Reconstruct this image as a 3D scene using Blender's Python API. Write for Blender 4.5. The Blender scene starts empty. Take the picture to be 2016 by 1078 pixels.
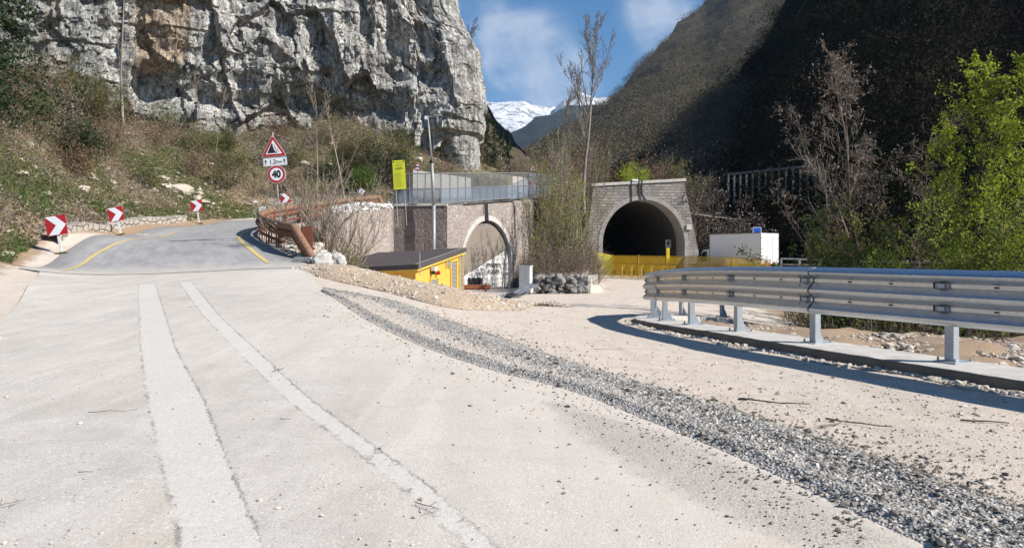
import bpy, math, random
import numpy as np
from mathutils import Vector, Matrix
rad = math.radians
scene = bpy.context.scene
# ------------------------------------------------------------------ camera
F = 1450.0; CX = 1008.0; HZ = 505.0; EYE = 1.6
cam_d = bpy.data.cameras.new("camera"); cam = bpy.data.objects.new("camera", cam_d)
scene.collection.objects.link(cam); scene.camera = cam
cam.location = (0, 0, EYE); cam.rotation_euler = (rad(90), 0, 0)
cam_d.sensor_width = 36.0; cam_d.lens = 36.0 * F / 2016.0
cam_d.shift_y = (HZ - 539.0) / 2016.0
cam_d.clip_start = 0.1; cam_d.clip_end = 30000
# ------------------------------------------------------------------ light
SUN_AZ = (0.945, -0.325); SUN_EL = rad(38)
SD = Vector((SUN_AZ[0]*math.cos(SUN_EL), SUN_AZ[1]*math.cos(SUN_EL), math.sin(SUN_EL))).normalized()
sun_d = bpy.data.lights.new("sun", 'SUN'); sun_d.energy = 5.0; sun_d.angle = rad(0.5)
sun_d.color = (1.0, 0.935, 0.845)
sun = bpy.data.objects.new("sun", sun_d); scene.collection.objects.link(sun)
sun.rotation_euler = SD.to_track_quat('Z', 'Y').to_euler(); sun.location = (60, -20, 60)
scene.view_settings.view_transform = 'Standard'; scene.view_settings.look = 'None'
scene.view_settings.gamma = 1.0; scene.view_settings.use_curve_mapping = False
scene.view_settings.exposure = 0.78
scene.cycles.max_bounces = 6; scene.cycles.transparent_max_bounces = 24

class G:
    """tiny node graph helper"""
    def __init__(s, nt): s.nt = nt
    def n(s, t, ins=None, **kw):
        nd = s.nt.nodes.new(t)
        for k, v in kw.items(): setattr(nd, k, v)
        for k, v in (ins or {}).items():
            sk = nd.inputs[k]
            if hasattr(v, 'is_linked') or isinstance(v, bpy.types.NodeSocket): s.nt.links.new(v, sk)
            else: sk.default_value = v
        return nd
    def math(s, op, a, b=0.0, c=None, clamp=False):
        ins = {0: a, 1: b}
        if c is not None: ins[2] = c
        return s.n('ShaderNodeMath', ins, operation=op, use_clamp=clamp).outputs[0]
    def ramp(s, f, st, interp='LINEAR'):
        nd = s.n('ShaderNodeValToRGB', {0: f}); cr = nd.color_ramp; cr.interpolation = interp
        while len(cr.elements) < len(st): cr.elements.new(0.5)
        for e, (p, c) in zip(cr.elements, st):
            e.position = p
            e.color = (c, c, c, 1) if isinstance(c, (int, float)) else (*c, 1)
        return nd.outputs[0]
    def mix(s, f, a, b, mode='MIX'):
        nd = s.n('ShaderNodeMix', data_type='RGBA', blend_type=mode)
        for i, v in ((0, f), (6, a), (7, b)):
            if isinstance(v, bpy.types.NodeSocket): s.nt.links.new(v, nd.inputs[i])
            else: nd.inputs[i].default_value = v if i == 0 else (v if len(v) == 4 else (*v, 1))
        return nd.outputs[2]
    def noise(s, vec, scale, detail=4, rough=0.55, dist=0.0):
        return s.n('ShaderNodeTexNoise', {'Vector': vec, 'Scale': scale, 'Detail': detail, 'Roughness': rough, 'Distortion': dist}).outputs[0]
    def vmul(s, vec, k):
        return s.n('ShaderNodeVectorMath', {0: vec, 1: k}, operation='MULTIPLY').outputs[0]
    def coord(s, kind='Object'):
        return s.n('ShaderNodeTexCoord').outputs[kind]
    def bump(s, h, strength=0.5, dist=0.02, nrm=None):
        ins = {'Height': h, 'Strength': strength, 'Distance': dist}
        if nrm is not None: ins['Normal'] = nrm
        return s.n('ShaderNodeBump', ins).outputs[0]

def new_mat(name):
    m = bpy.data.materials.new(name); m.use_nodes = True
    nt = m.node_tree; g = G(nt)
    b = nt.nodes['Principled BSDF']; b.inputs['Roughness'].default_value = 0.85
    return m, g, b
def setb(g, b, **kw):
    for k, v in kw.items():
        k = {'color': 'Base Color', 'rough': 'Roughness', 'metal': 'Metallic', 'normal': 'Normal', 'spec': 'Specular IOR Level', 'alpha': 'Alpha'}.get(k, k)
        if isinstance(v, bpy.types.NodeSocket): g.nt.links.new(v, b.inputs[k])
        else: b.inputs[k].default_value = (*v, 1) if isinstance(v, tuple) and len(v) == 3 and k == 'Base Color' else v

# ------------------------------------------------------------------ sky
world = bpy.data.worlds.new("World"); scene.world = world; world.use_nodes = True
wg = G(world.node_tree); bg = world.node_tree.nodes['Background']
sky = wg.n('ShaderNodeTexSky', sky_type='NISHITA'); sky.sun_disc = False
sky.sun_elevation = SUN_EL; sky.sun_rotation = math.atan2(SUN_AZ[0], SUN_AZ[1])
sky.altitude = 400; sky.air_density = 1.0; sky.dust_density = 0.15; sky.ozone_density = 2.0
wd = wg.coord('Generated')
wn = wg.noise(wg.vmul(wd, (5.0, 3.0, 7.0)), 1.6, 9, 0.58, 0.6)
wn2 = wg.noise(wg.vmul(wd, (9.0, 9.0, 14.0)), 1.3, 6, 0.6, 0.3)
def lobe(px, py, size, amp):
    d = Vector(((px-CX)/F, 1.0, (HZ-py)/F)).normalized()
    dt = wg.n('ShaderNodeVectorMath', {0: wd, 1: d}, operation='DOT_PRODUCT').outputs['Value']
    t = wg.math('SUBTRACT', 1.0, wg.math('DIVIDE', wg.math('SUBTRACT', 1.0, dt), 1-math.cos(size)), clamp=True)
    return wg.math('MULTIPLY', wg.n('ShaderNodeMapRange', {0: t}, interpolation_type='SMOOTHSTEP').outputs[0], amp)
acc = None
for a in ((1050, 110, .085, .75), (1000, 80, .075, .5), (1105, 165, .075, .8), (985, 160, .05, .4), (1345, -5, .10, 1.0), (1310, 10, .07, .5), (1290, 110, .05, .5), (930, 20, .06, .4), (1420, -60, .12, .8)):
    v = lobe(*a); acc = v if acc is None else wg.math('ADD', acc, v)
acc = wg.math('MINIMUM', acc, 1.0)
cn = wg.math('ADD', wg.math('MULTIPLY', wn, 0.8), wg.math('MULTIPLY', wn2, 0.35))
cl = wg.math('MULTIPLY', wg.n('ShaderNodeMapRange', {0: wg.math('ADD', cn, wg.math('MULTIPLY', acc, 0.16)), 1: 0.56, 2: 0.90}, interpolation_type='SMOOTHSTEP').outputs[0], wg.math('POWER', acc, 1.3))
cl = wg.math('MULTIPLY', cl, 0.68)
base = wg.mix(0.10, sky.outputs[0], (1, 1, 1, 1))
hs = wg.n('ShaderNodeHueSaturation', {'Saturation': 1.4, 'Value': 1.35, 'Color': sky.outputs[0]}).outputs[0]
skyc = wg.mix(cl, hs, (7.8, 8.5, 9.6, 1))
world.node_tree.links.new(skyc, bg.inputs[0]); bg.inputs[1].default_value = 0.052

# ------------------------------------------------------------------ numpy noise
_rs = np.random.RandomState(7); _perm = _rs.permutation(512); _perm = np.concatenate([_perm, _perm, _perm])
_grad = _rs.normal(size=(512, 3)); _grad /= np.linalg.norm(_grad, axis=1)[:, None]
def perlin(P):
    P = np.asarray(P, float); I = np.floor(P).astype(int); f = P - I
    u = f*f*f*(f*(f*6-15)+10); I &= 511; out = 0
    for dx in (0, 1):
        for dy in (0, 1):
            for dz in (0, 1):
                h = _perm[_perm[_perm[(I[..., 0]+dx) & 511]+((I[..., 1]+dy) & 511)]+((I[..., 2]+dz) & 511)]
                gd = _grad[h]
                d = gd[..., 0]*(f[..., 0]-dx)+gd[..., 1]*(f[..., 1]-dy)+gd[..., 2]*(f[..., 2]-dz)
                w = (u[..., 0] if dx else 1-u[..., 0])*(u[..., 1] if dy else 1-u[..., 1])*(u[..., 2] if dz else 1-u[..., 2])
                out = out + d*w
    return out*1.5
def fbm(P, oct=4, gain=0.5, lac=2.03, ridged=False):
    P = np.asarray(P, float); a = 1.0; s = 0; t = 0
    for i in range(oct):
        v = perlin(P + i*17.3)
        if ridged: v = 1-2*np.abs(v)
        s = s + a*v; t += a; a *= gain; P = P*lac
    return s/t
def st3(x, y, z): return np.stack(np.broadcast_arrays(np.asarray(x, float), y, z), -1)
def smooth(a, b, x):
    t = np.clip((np.asarray(x, float)-a)/(b-a), 0, 1); return t*t*(3-2*t)

# ------------------------------------------------------------------ object helpers
def tag(o, label=None, cat=None, group=None, kind=None):
    if label: o['label'] = label
    if cat: o['category'] = cat
    if group: o['group'] = group
    if kind: o['kind'] = kind
    return o
def link(o, parent=None):
    scene.collection.objects.link(o)
    if parent is not None: o.parent = parent
    return o
def empty(name, loc=(0, 0, 0), rot=(0, 0, 0)):
    o = bpy.data.objects.new(name, None); o.location = loc; o.rotation_euler = rot
    o.empty_display_size = 0.3; return link(o)
def mesh_np(name, V, Fc, mats, parent=None, mi=None, smooth_=False, attr=None):
    """V (n,3); Fc array (m,3|4) or list of such arrays"""
    if not isinstance(Fc, list): Fc = [Fc]
    Fc = [np.asarray(f, np.int32) for f in Fc if len(f)]
    me = bpy.data.meshes.new(name); V = np.asarray(V, np.float32)
    me.vertices.add(len(V)); me.vertices.foreach_set('co', V.ravel())
    nl = sum(f.size for f in Fc); npol = sum(len(f) for f in Fc)
    me.loops.add(nl); me.loops.foreach_set('vertex_index', np.concatenate([f.ravel() for f in Fc]))
    tot = np.concatenate([np.full(len(f), f.shape[1], np.int32) for f in Fc])
    st = np.concatenate([[0], np.cumsum(tot)[:-1]]).astype(np.int32)
    me.polygons.add(npol); me.polygons.foreach_set('loop_start', st); me.polygons.foreach_set('loop_total', tot)
    if not isinstance(mats, (list, tuple)): mats = [mats]
    for m in mats: me.materials.append(m)
    if mi is not None: me.polygons.foreach_set('material_index', np.asarray(mi, np.int32))
    me.update(calc_edges=True)
    me.polygons.foreach_set('use_smooth', np.full(npol, bool(smooth_)))
    if attr:
        for k, v in attr.items():
            at = me.attributes.new(k, 'FLOAT', 'POINT'); at.data.foreach_set('value', np.asarray(v, np.float32))
    return link(bpy.data.objects.new(name, me), parent)

class MB:
    """collects polygons of one part"""
    def __init__(s): s.v = []; s.f = []; s.m = []
    def add(s, verts, faces, m=0):
        b = len(s.v); s.v += [tuple(v) for v in verts]; s.g = getattr(s, 'g', [])+[(b, len(s.v), len(s.f), len(s.f)+len(faces))]
        for f in faces: s.f.append([i+b for i in f]); s.m.append(m)
        return s
    def box(s, c, d, M=None, m=0, bev=0.0):
        x, y, z = d[0]/2, d[1]/2, d[2]/2
        vs = [Vector((sx*x, sy*y, sz*z)) for sz in (-1, 1) for sy in (-1, 1) for sx in (-1, 1)]
        if M is not None: vs = [M @ v for v in vs]
        vs = [v+Vector(c) for v in vs]
        return s.add(vs, [(0, 2, 3, 1), (4, 5, 7, 6), (0, 1, 5, 4), (2, 6, 7, 3), (0, 4, 6, 2), (1, 3, 7, 5)], m)
    def tube(s, pts, r, n=8, m=0, caps=True):
        pts = [Vector(p) for p in pts]; k = len(pts); rings = []
        rr = r if isinstance(r, (list, tuple)) else [r]*k
        for i, p in enumerate(pts):
            t = (pts[min(i+1, k-1)]-pts[max(i-1, 0)]).normalized()
            a = t.cross(Vector((0, 0, 1)) if abs(t.z) < .95 else Vector((0, 1, 0))).normalized(); b = t.cross(a)
            rings.append([p+(a*math.cos(2*math.pi*j/n)+b*math.sin(2*math.pi*j/n))*rr[i] for j in range(n)])
        fs = [(i*n+j, i*n+(j+1) % n, (i+1)*n+(j+1) % n, (i+1)*n+j) for i in range(k-1) for j in range(n)]
        if caps: fs += [tuple(range(n-1, -1, -1)), tuple((k-1)*n+j for j in range(n))]
        return s.add([v for q in rings for v in q], fs, m)
    def prism(s, poly, axis_fn, t0, t1, m=0):
        """poly: list of 2d; axis_fn(a,b,t)->3d"""
        n = len(poly)
        vs = [axis_fn(a, b, t0) for a, b in poly]+[axis_fn(a, b, t1) for a, b in poly]
        fs = [tuple(range(n-1, -1, -1)), tuple(range(n, 2*n))]+[(i, (i+1) % n, n+(i+1) % n, n+i) for i in range(n)]
        return s.add(vs, fs, m)
    def build_each(s, name, mat, parent, bevel=0, smooth_=False):
        for v0, v1, f0, f1 in s.g:
            m = MB(); m.add(s.v[v0:v1], [[i-v0 for i in f] for f in s.f[f0:f1]]); m.build(name, mat, parent, bevel, smooth_)
    def build(s, name, mats, parent=None, bevel=0, smooth_=False):
        me = bpy.data.meshes.new(name); me.from_pydata(s.v, [], s.f)
        if not isinstance(mats, (list, tuple)): mats = [mats]
        for q in mats: me.materials.append(q)
        for p, q in zip(me.polygons, s.m): p.material_index = q; p.use_smooth = smooth_
        me.update(); o = link(bpy.data.objects.new(name, me), parent)
        if bevel:
            b = o.modifiers.new('bevel', 'BEVEL'); b.width = bevel; b.segments = 2; b.limit_method = 'ANGLE'
        return o
def text_mesh(txt, name, size, mat, parent, M, bold=0.0, sx=1.0):
    cu = bpy.data.curves.new(name, 'FONT'); cu.body = txt; cu.size = size; cu.align_x = 'CENTER'; cu.align_y = 'CENTER'
    cu.offset = bold; cu.extrude = 0.001
    tmp = bpy.data.objects.new(name+'_tmp', cu); scene.collection.objects.link(tmp)
    dg = bpy.context.evaluated_depsgraph_get(); me = bpy.data.meshes.new_from_object(tmp.evaluated_get(dg))
    bpy.data.objects.remove(tmp); me.name = name
    me.transform(M @ Matrix.Diagonal((sx, 1, 1, 1))); me.materials.clear(); me.materials.append(mat)
    return link(bpy.data.objects.new(name, me), parent)
def copy_tree(o, parent=None):
    c = o.copy(); scene.collection.objects.link(c); c.parent = parent
    for ch in [q for q in scene.objects if q.parent == o]: copy_tree(ch, c)
    return c
def px(x, y, Y): return Vector(((x-CX)/F*Y, Y, EYE-(y-HZ)/F*Y))

# ------------------------------------------------------------------ ground height
def tps_fit(P, lam=0.02):
    P = np.array(P, float); X = P[:, :2]; n = len(P)
    d = np.linalg.norm(X[:, None]-X[None], axis=2); K = np.where(d > 0, d*d*np.log(d+1e-12), 0)
    A = np.zeros((n+3, n+3)); A[:n, :n] = K+lam*np.eye(n); Q = np.c_[np.ones(n), X]; A[:n, n:] = Q; A[n:, :n] = Q.T
    w = np.linalg.solve(A, np.r_[P[:, 2], 0, 0, 0]); return X, w
def tps_eval(fit, x, y):
    X, w = fit; x = np.asarray(x, float); y = np.asarray(y, float); out = np.full(x.shape, w[-3])+w[-2]*x+w[-1]*y
    for i in range(len(X)):
        d2 = (x-X[i, 0])**2+(y-X[i, 1])**2; out = out+w[i]*0.5*d2*np.log(d2+1e-12)
    return out
def pc(*a): return [tuple(px(*q)) for q in a]
SHARED = [(-7, 25, 1.2), (-10, 24.5, 1.1), (-14.2, 25, 1.15), (-18.8, 25, 1.9), (-24, 25, 4.2)]
LOW = [(-3, 4, .02), (-8, 4, .05), (-3, 12, .38), (-8.3, 12, .4), (-5, 20, .80), (-10.5, 20, .84), (-14.2, 22.8, 1.0), (-10.4, 15, .62), (-14.6, 21, 1.09),
  (0, 2, -.05), (0, 4, 0), (3, 4, -.04), (0, 8, .1), (0, 12, .2), (-3, 16, .6), (-.5, 16, .2), (2, 8, 0), (4, 8, -.04), (3, 12, 0), (5, 10, 0), (6.5, 8, 0), (1.5, 20, -.08),
  (3, 16, -.04), (3, 20, -.2), (0, 23, -.05), (3, 27, -.3), (0, 30, -.3), (-4, 30, -.1), (-4, 36, -.22), (-2, 36, -.3), (2, 40, -.4), (0, 48, -.6), (0, 55, -.75), (6, 45, -.4),
  (5, 55, -.4), (9, 68, -.3), (13, 74, -.35), (20, 74, -.4), (15, 60, -.4), (22, 60, -.5), (-6.6, 29, .5), (-8.2, 31, 1.0), (-8.5, 36, .3), (-8, 40, .0), (-6, 45, -.4), (-4, 47, -.6),
  (5.9, 15.5, .03), (7, 14, .1), (8, 12, .1), (9, 9, .1), (12, 10, .1), (10, 20, -.9), (7, 20, -.35), (14, 16, -.6), (16, 25, -1.8), (22, 40, -1.5), (12, 35, -.8), (30, 30, -2.5), (40, 50, -2), (40, 20, -1),
  (60, 80, -1), (-12, 12, .75), (-16, 18, 1.9), (-20, 20, 3.0), (-30, 15, 5), (-15, 8, 1.0), (-15, -5, 1), (0, -10, -.3), (15, -5, 0), (-40, 5, 6)]
UP = pc((125, 540, 24), (200, 495, 29.5), (275, 472, 34), (370, 452, 40), (470, 437, 47), (530, 520, 26), (490, 490, 29), (468, 470, 32), (480, 460, 35), (505, 450, 37.5),
  (121, 495, 28), (238, 466, 36), (392, 442, 46), (0, 500, 27), (0, 400, 30), (0, 300, 36), (0, 200, 42), (50, 470, 29), (50, 400, 33), (50, 300, 40), (50, 200, 48), (200, 400, 42), (200, 300, 50),
  (200, 220, 60), (400, 400, 52), (400, 320, 58), (400, 240, 66), (500, 400, 56), (600, 385, 58), (600, 300, 64), (600, 240, 69), (700, 375, 58), (700, 300, 64), (700, 245, 69), (800, 378, 61), (800, 320, 66),
  (930, 375, 64), (930, 348, 70), (1050, 350, 75)) + [
  (-17, 26, 1.25), (-15, 42, 3.3), (-13, 50, 4.2), (-9, 53, 4.6), (-4, 55, 5.0), (2, 60, 6.0), (6, 68, 6.9), (12, 80, 7.5), (-10, 33, 2.3), (-10.4, 40, 3.4), (-8.3, 47, 4.5), (-4.6, 48, 4.7),
  (-1.5, 53, 5.2), (1, 58, 5.9), (0, 80, 9.5), (-20, 100, 22), (-50, 80, 25), (-45, 60, 20), (-50, 45, 20), (-40, 35, 14), (-35, 28, 9), (20, 100, 8), (5, 100, 9)]
fit_low = tps_fit(LOW+SHARED); fit_up = tps_fit(UP+SHARED+[(-10.5, 20, .84), (-5, 20, .8), (-14.6, 21, 1.09)], 2.5)
# foot of the retaining walls: upper terrace lies left of / behind this path
WALL = [(-6.6, 25.0), (-9.06, 33.0), (-9.3, 41.0), (-7.7, 47.0), (-4.3, 47.0), (1.08, 58.0), (4.2, 66.0), (9, 76), (9.5, 79.5), (19, 81), (40, 95), (60, 130)]
WTOP = [1.25, 2.75, 4.2, 4.9, 4.85, 6.1, 6.7, 7.3, 7.6, 7.6, 8, 8]
_wp = np.array(WALL)
def wall_side(x, y):
    """>0 upper side distance, <0 lower side distance to the wall path (y>25)"""
    x = np.asarray(x, float); y = np.asarray(y, float); best = np.full(x.shape, 1e9); sgn = np.ones(x.shape)
    for i in range(len(_wp)-1):
        a, b = _wp[i], _wp[i+1]; d = b-a; L2 = d@d
        t = np.clip(((x-a[0])*d[0]+(y-a[1])*d[1])/L2, 0, 1); cx = a[0]+t*d[0]; cy = a[1]+t*d[1]
        dist = np.hypot(x-cx, y-cy); cr = d[0]*(y-a[1])-d[1]*(x-a[0])
        m = dist < best-1e-9; best = np.where(m, dist, best); sgn = np.where(m, np.sign(cr), sgn)
    return best*sgn
MPOLY = [(.9, 40.9), (3.2, 40.7), (4.6, 41.2), (5.2, 44), (5.9, 50), (6.7, 62), (7.3, 72), (7.6, 90), (2, 90), (2.2, 60), (1.5, 52), (.9, 45)]
def sdist0(poly, X, Y):
    poly = np.array(poly, float); best = np.full(X.shape, 1e9); ins = np.zeros(X.shape, bool); n = len(poly)
    for i in range(n):
        a, b = poly[i], poly[(i+1) % n]; d = b-a; L2 = d@d+1e-12
        t = np.clip(((X-a[0])*d[0]+(Y-a[1])*d[1])/L2, 0, 1); best = np.minimum(best, np.hypot(X-a[0]-t*d[0], Y-a[1]-t*d[1]))
        c = ((a[1] > Y) != (b[1] > Y)) & (X < (b[0]-a[0])*(Y-a[1])/(b[1]-a[1]+1e-12)+a[0]); ins ^= c
    return np.where(ins, best, -best)
def mound(x, y):
    x = np.asarray(x, float); y = np.asarray(y, float); sd = sdist0(MPOLY, x, y); cap = np.interp(y, [40, 42, 50, 60, 66, 80], [.7, 1.1, 2.0, 4.2, 6.2, 8.0])
    return np.where(sd > 0, np.minimum(cap, .35+1.7*sd), 0)
def Hlow(x, y):
    x = np.asarray(x, float); y = np.asarray(y, float)
    z = tps_eval(fit_low, np.clip(x, -60, 70), np.clip(y, -15, 95))+mound(x, y)
    far = smooth(70, 130, np.hypot(x, y)); return z*(1-far)+(-1.5)*far
def Hup(x, y): return tps_eval(fit_up, np.clip(x, -60, 60), np.clip(y, 15, 130))
def H(x, y):
    x = np.asarray(x, float); y = np.asarray(y, float); s = wall_side(x, y)
    t = smooth(23.0, 25.5, y)*(s > 0); return Hlow(x, y)*(1-t)+Hup(x, y)*t
def ray_ground(qx, qy, fn=None):
    fn = fn or H; Y = np.arange(2.5, 90, 0.05); x = (qx-CX)/F*Y; z = EYE-(qy-HZ)/F*Y
    k = np.argmax(fn(x, Y) >= z); return np.array([x[k], Y[k]])
def G3(qx, qy, dz=0.0):
    p = ray_ground(qx, qy); return Vector((p[0], p[1], float(H(p[0], p[1]))+dz))
def resample(P, n, power=1.0):
    P = np.array(P, float); d = np.r_[0, np.cumsum(np.linalg.norm(np.diff(P, axis=0), axis=1))]
    t = np.linspace(0, 1, n)**power*d[-1]; return np.stack([np.interp(t, d, P[:, k]) for k in range(P.shape[1])], 1)
def smooth_path(P, it=3):
    P = np.array(P, float)
    for _ in range(it):
        Q = [P[0]]
        for a, b in zip(P[:-1], P[1:]): Q += [a*.75+b*.25, a*.25+b*.75]
        P = np.array(Q+[P[-1]])
    return P
def loft(name, L, R, nu, nv, zoff, mat, parent=None, disp=None, attr=None, smooth_=True, fn=None, edge0=True):
    L = resample(L, nu); R = resample(R, nu); t = np.linspace(0, 1, nv)
    X = L[:, None, 0]*(1-t)+R[:, None, 0]*t; Y = L[:, None, 1]*(1-t)+R[:, None, 1]*t
    Z = (fn or H)(X, Y)+zoff
    if disp is not None: Z = Z+disp(X, Y, t[None, :]+0*X)
    idx = np.arange(nu*nv).reshape(nu, nv)
    Fq = np.stack([idx[:-1, :-1], idx[:-1, 1:], idx[1:, 1:], idx[1:, :-1]], -1).reshape(-1, 4)
    at = {k: f(X, Y, t[None, :]+0*X).ravel() for k, f in (attr or {}).items()}
    o = mesh_np(name, st3(X, Y, Z).reshape(-1, 3), Fq, mat, parent, smooth_=smooth_, attr=at)
    if o.data.polygons[0].normal.z < 0: o.data.flip_normals()
    return o
def tubes(P0, P1, R0, R1, k=4):
    P0 = np.asarray(P0, float); P1 = np.asarray(P1, float); n = len(P0); d = P1-P0; L = np.linalg.norm(d, axis=1, keepdims=True)+1e-9; d = d/L
    up = np.where(np.abs(d[:, 2:3]) < .9, np.array([[0, 0, 1.]]), np.array([[1., 0, 0]]))
    a = np.cross(d, up); a /= np.linalg.norm(a, axis=1, keepdims=True)+1e-9; b = np.cross(d, a)
    ang = np.arange(k)*2*np.pi/k; c = np.cos(ang)[None, :, None]; s = np.sin(ang)[None, :, None]
    ring = a[:, None]*c+b[:, None]*s
    V = np.stack([P0[:, None]+ring*np.asarray(R0).reshape(-1, 1, 1), P1[:, None]+ring*np.asarray(R1).reshape(-1, 1, 1)], 1)
    base = (np.arange(n)*2*k)[:, None]; j = np.arange(k)[None]
    Fq = np.stack([base+j, base+(j+1) % k, base+k+(j+1) % k, base+k+j], -1).reshape(-1, 4)
    return V.reshape(-1, 3), Fq
def cards(C, size, rng, flat=0.0, aspect=0.55):
    """leaf shaped triangles pairs (rhombus) with random orientation"""
    n = len(C); a = rng.normal(size=(n, 3)); a[:, 2] *= (1-flat); a /= np.linalg.norm(a, axis=1, keepdims=True)
    b = np.cross(a, rng.normal(size=(n, 3))); b /= np.linalg.norm(b, axis=1, keepdims=True)+1e-9
    s = np.asarray(size).reshape(-1, 1)*np.ones((n, 1))
    V = np.stack([C-a*s, C+b*s*aspect, C+a*s, C-b*s*aspect], 1).reshape(-1, 3)
    return V, np.arange(n*4).reshape(n, 4)
class NB:
    """numpy mesh collector with material index"""
    def __init__(s): s.V = []; s.F = []; s.M = []; s.n = 0
    def add(s, V, Fq, m=0):
        s.V.append(V); s.F.append(np.asarray(Fq)+s.n); s.M.append(np.full(len(Fq), m)); s.n += len(V); return s
    def build(s, name, mats, parent=None, smooth_=False):
        # order of F kept per block
        o = mesh_np(name, np.concatenate(s.V), s.F, mats, parent, mi=np.concatenate(s.M), smooth_=smooth_); return o
_ico = None
def ico():
    global _ico
    if _ico is None:
        p = (1+5**.5)/2
        v = np.array([(-1, p, 0), (1, p, 0), (-1, -p, 0), (1, -p, 0), (0, -1, p), (0, 1, p), (0, -1, -p), (0, 1, -p), (p, 0, -1), (p, 0, 1), (-p, 0, -1), (-p, 0, 1)], float)
        v /= np.linalg.norm(v[0])
        f = np.array([(0, 11, 5), (0, 5, 1), (0, 1, 7), (0, 7, 10), (0, 10, 11), (1, 5, 9), (5, 11, 4), (11, 10, 2), (10, 7, 6), (7, 1, 8), (3, 9, 4), (3, 4, 2), (3, 2, 6), (3, 6, 8), (3, 8, 9), (4, 9, 5), (2, 4, 11), (6, 2, 10), (8, 6, 7), (9, 8, 1)])
        _ico = (v, f)
    return _ico
def stones(C, S, rng, flat=0.6):
    v, f = ico(); n = len(C); J = v[None]*(1+rng.uniform(-.35, .35, (n, 12, 1)))
    sc = rng.uniform(.6, 1.3, (n, 1, 3)); sc[..., 2] *= flat; J = J*sc*np.asarray(S).reshape(-1, 1, 1)
    a = rng.uniform(0, 2*np.pi, n); c, s = np.cos(a)[:, None], np.sin(a)[:, None]
    X = J[..., 0]*c-J[..., 1]*s; Y = J[..., 0]*s+J[..., 1]*c; J = np.stack([X, Y, J[..., 2]], -1)
    V = (J+np.asarray(C)[:, None]).reshape(-1, 3); Fq = (f[None]+(np.arange(n)*12)[:, None, None]).reshape(-1, 3)
    return V, Fq
# ------------------------------------------------------------------ materials
def m_ground():
    m, g, b = new_mat('dusty_ground'); co = g.coord()
    a_e = g.n('ShaderNodeAttribute', attribute_name='earth').outputs['Fac']; a_g = g.n('ShaderNodeAttribute', attribute_name='green').outputs['Fac']
    big = g.noise(co, .35, 5); mid = g.noise(co, 3.0, 6, .65); fine = g.noise(co, 38, 4, .7); vo = g.n('ShaderNodeTexVoronoi', {'Vector': co, 'Scale': 30.0}).outputs
    track = g.mix(g.ramp(mid, [(.35, 0), (.65, 1)]), (.46, .39, .325), (.56, .485, .41))
    track = g.mix(g.math('MULTIPLY', g.ramp(fine, [(.45, 0), (.7, 1)]), .45), track, (.63, .58, .52))
    track = g.mix(g.math('MULTIPLY', g.ramp(big, [(.5, 0), (.62, 1)]), .4), track, (.50, .47, .42))
    tw = g.noise(g.vmul(co, (1.6, .3, 1)), 1.2, 6, .65, .6); track = g.mix(g.math('MULTIPLY', g.ramp(tw, [(.5, 0), (.62, 1)]), .4), track, (.42, .355, .29))
    track = g.mix(g.math('MULTIPLY', g.ramp(vo[0], [(.0, 1), (.35, 0)]), .22), track, (.30, .27, .24))
    earth = g.mix(mid, (.21, .135, .08), (.36, .265, .18)); earth = g.mix(g.math('MULTIPLY', g.ramp(fine, [(.5, 0), (.7, 1)]), .5), earth, (.45, .37, .28))
    green = g.mix(g.ramp(mid, [(.35, 0), (.6, 1)]), (.085, .105, .03), (.18, .14, .08)); green = g.mix(g.ramp(g.noise(co, 9, 5, .7), [(.45, 0), (.7, 1)]), green, (.22, .17, .11))
    wob = g.math('MULTIPLY', g.math('SUBTRACT', mid, .5), 1.2)
    c = g.mix(g.ramp(g.math('ADD', a_e, wob), [(.38, 0), (.6, 1)]), track, earth)
    c = g.mix(g.ramp(g.math('ADD', a_g, wob), [(.35, 0), (.65, 1)]), c, green)
    setb(g, b, color=c, rough=.95, normal=g.bump(g.math('ADD', g.math('MULTIPLY', mid, .5), g.math('MULTIPLY', fine, .5)), .9, .035)); return m
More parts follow.
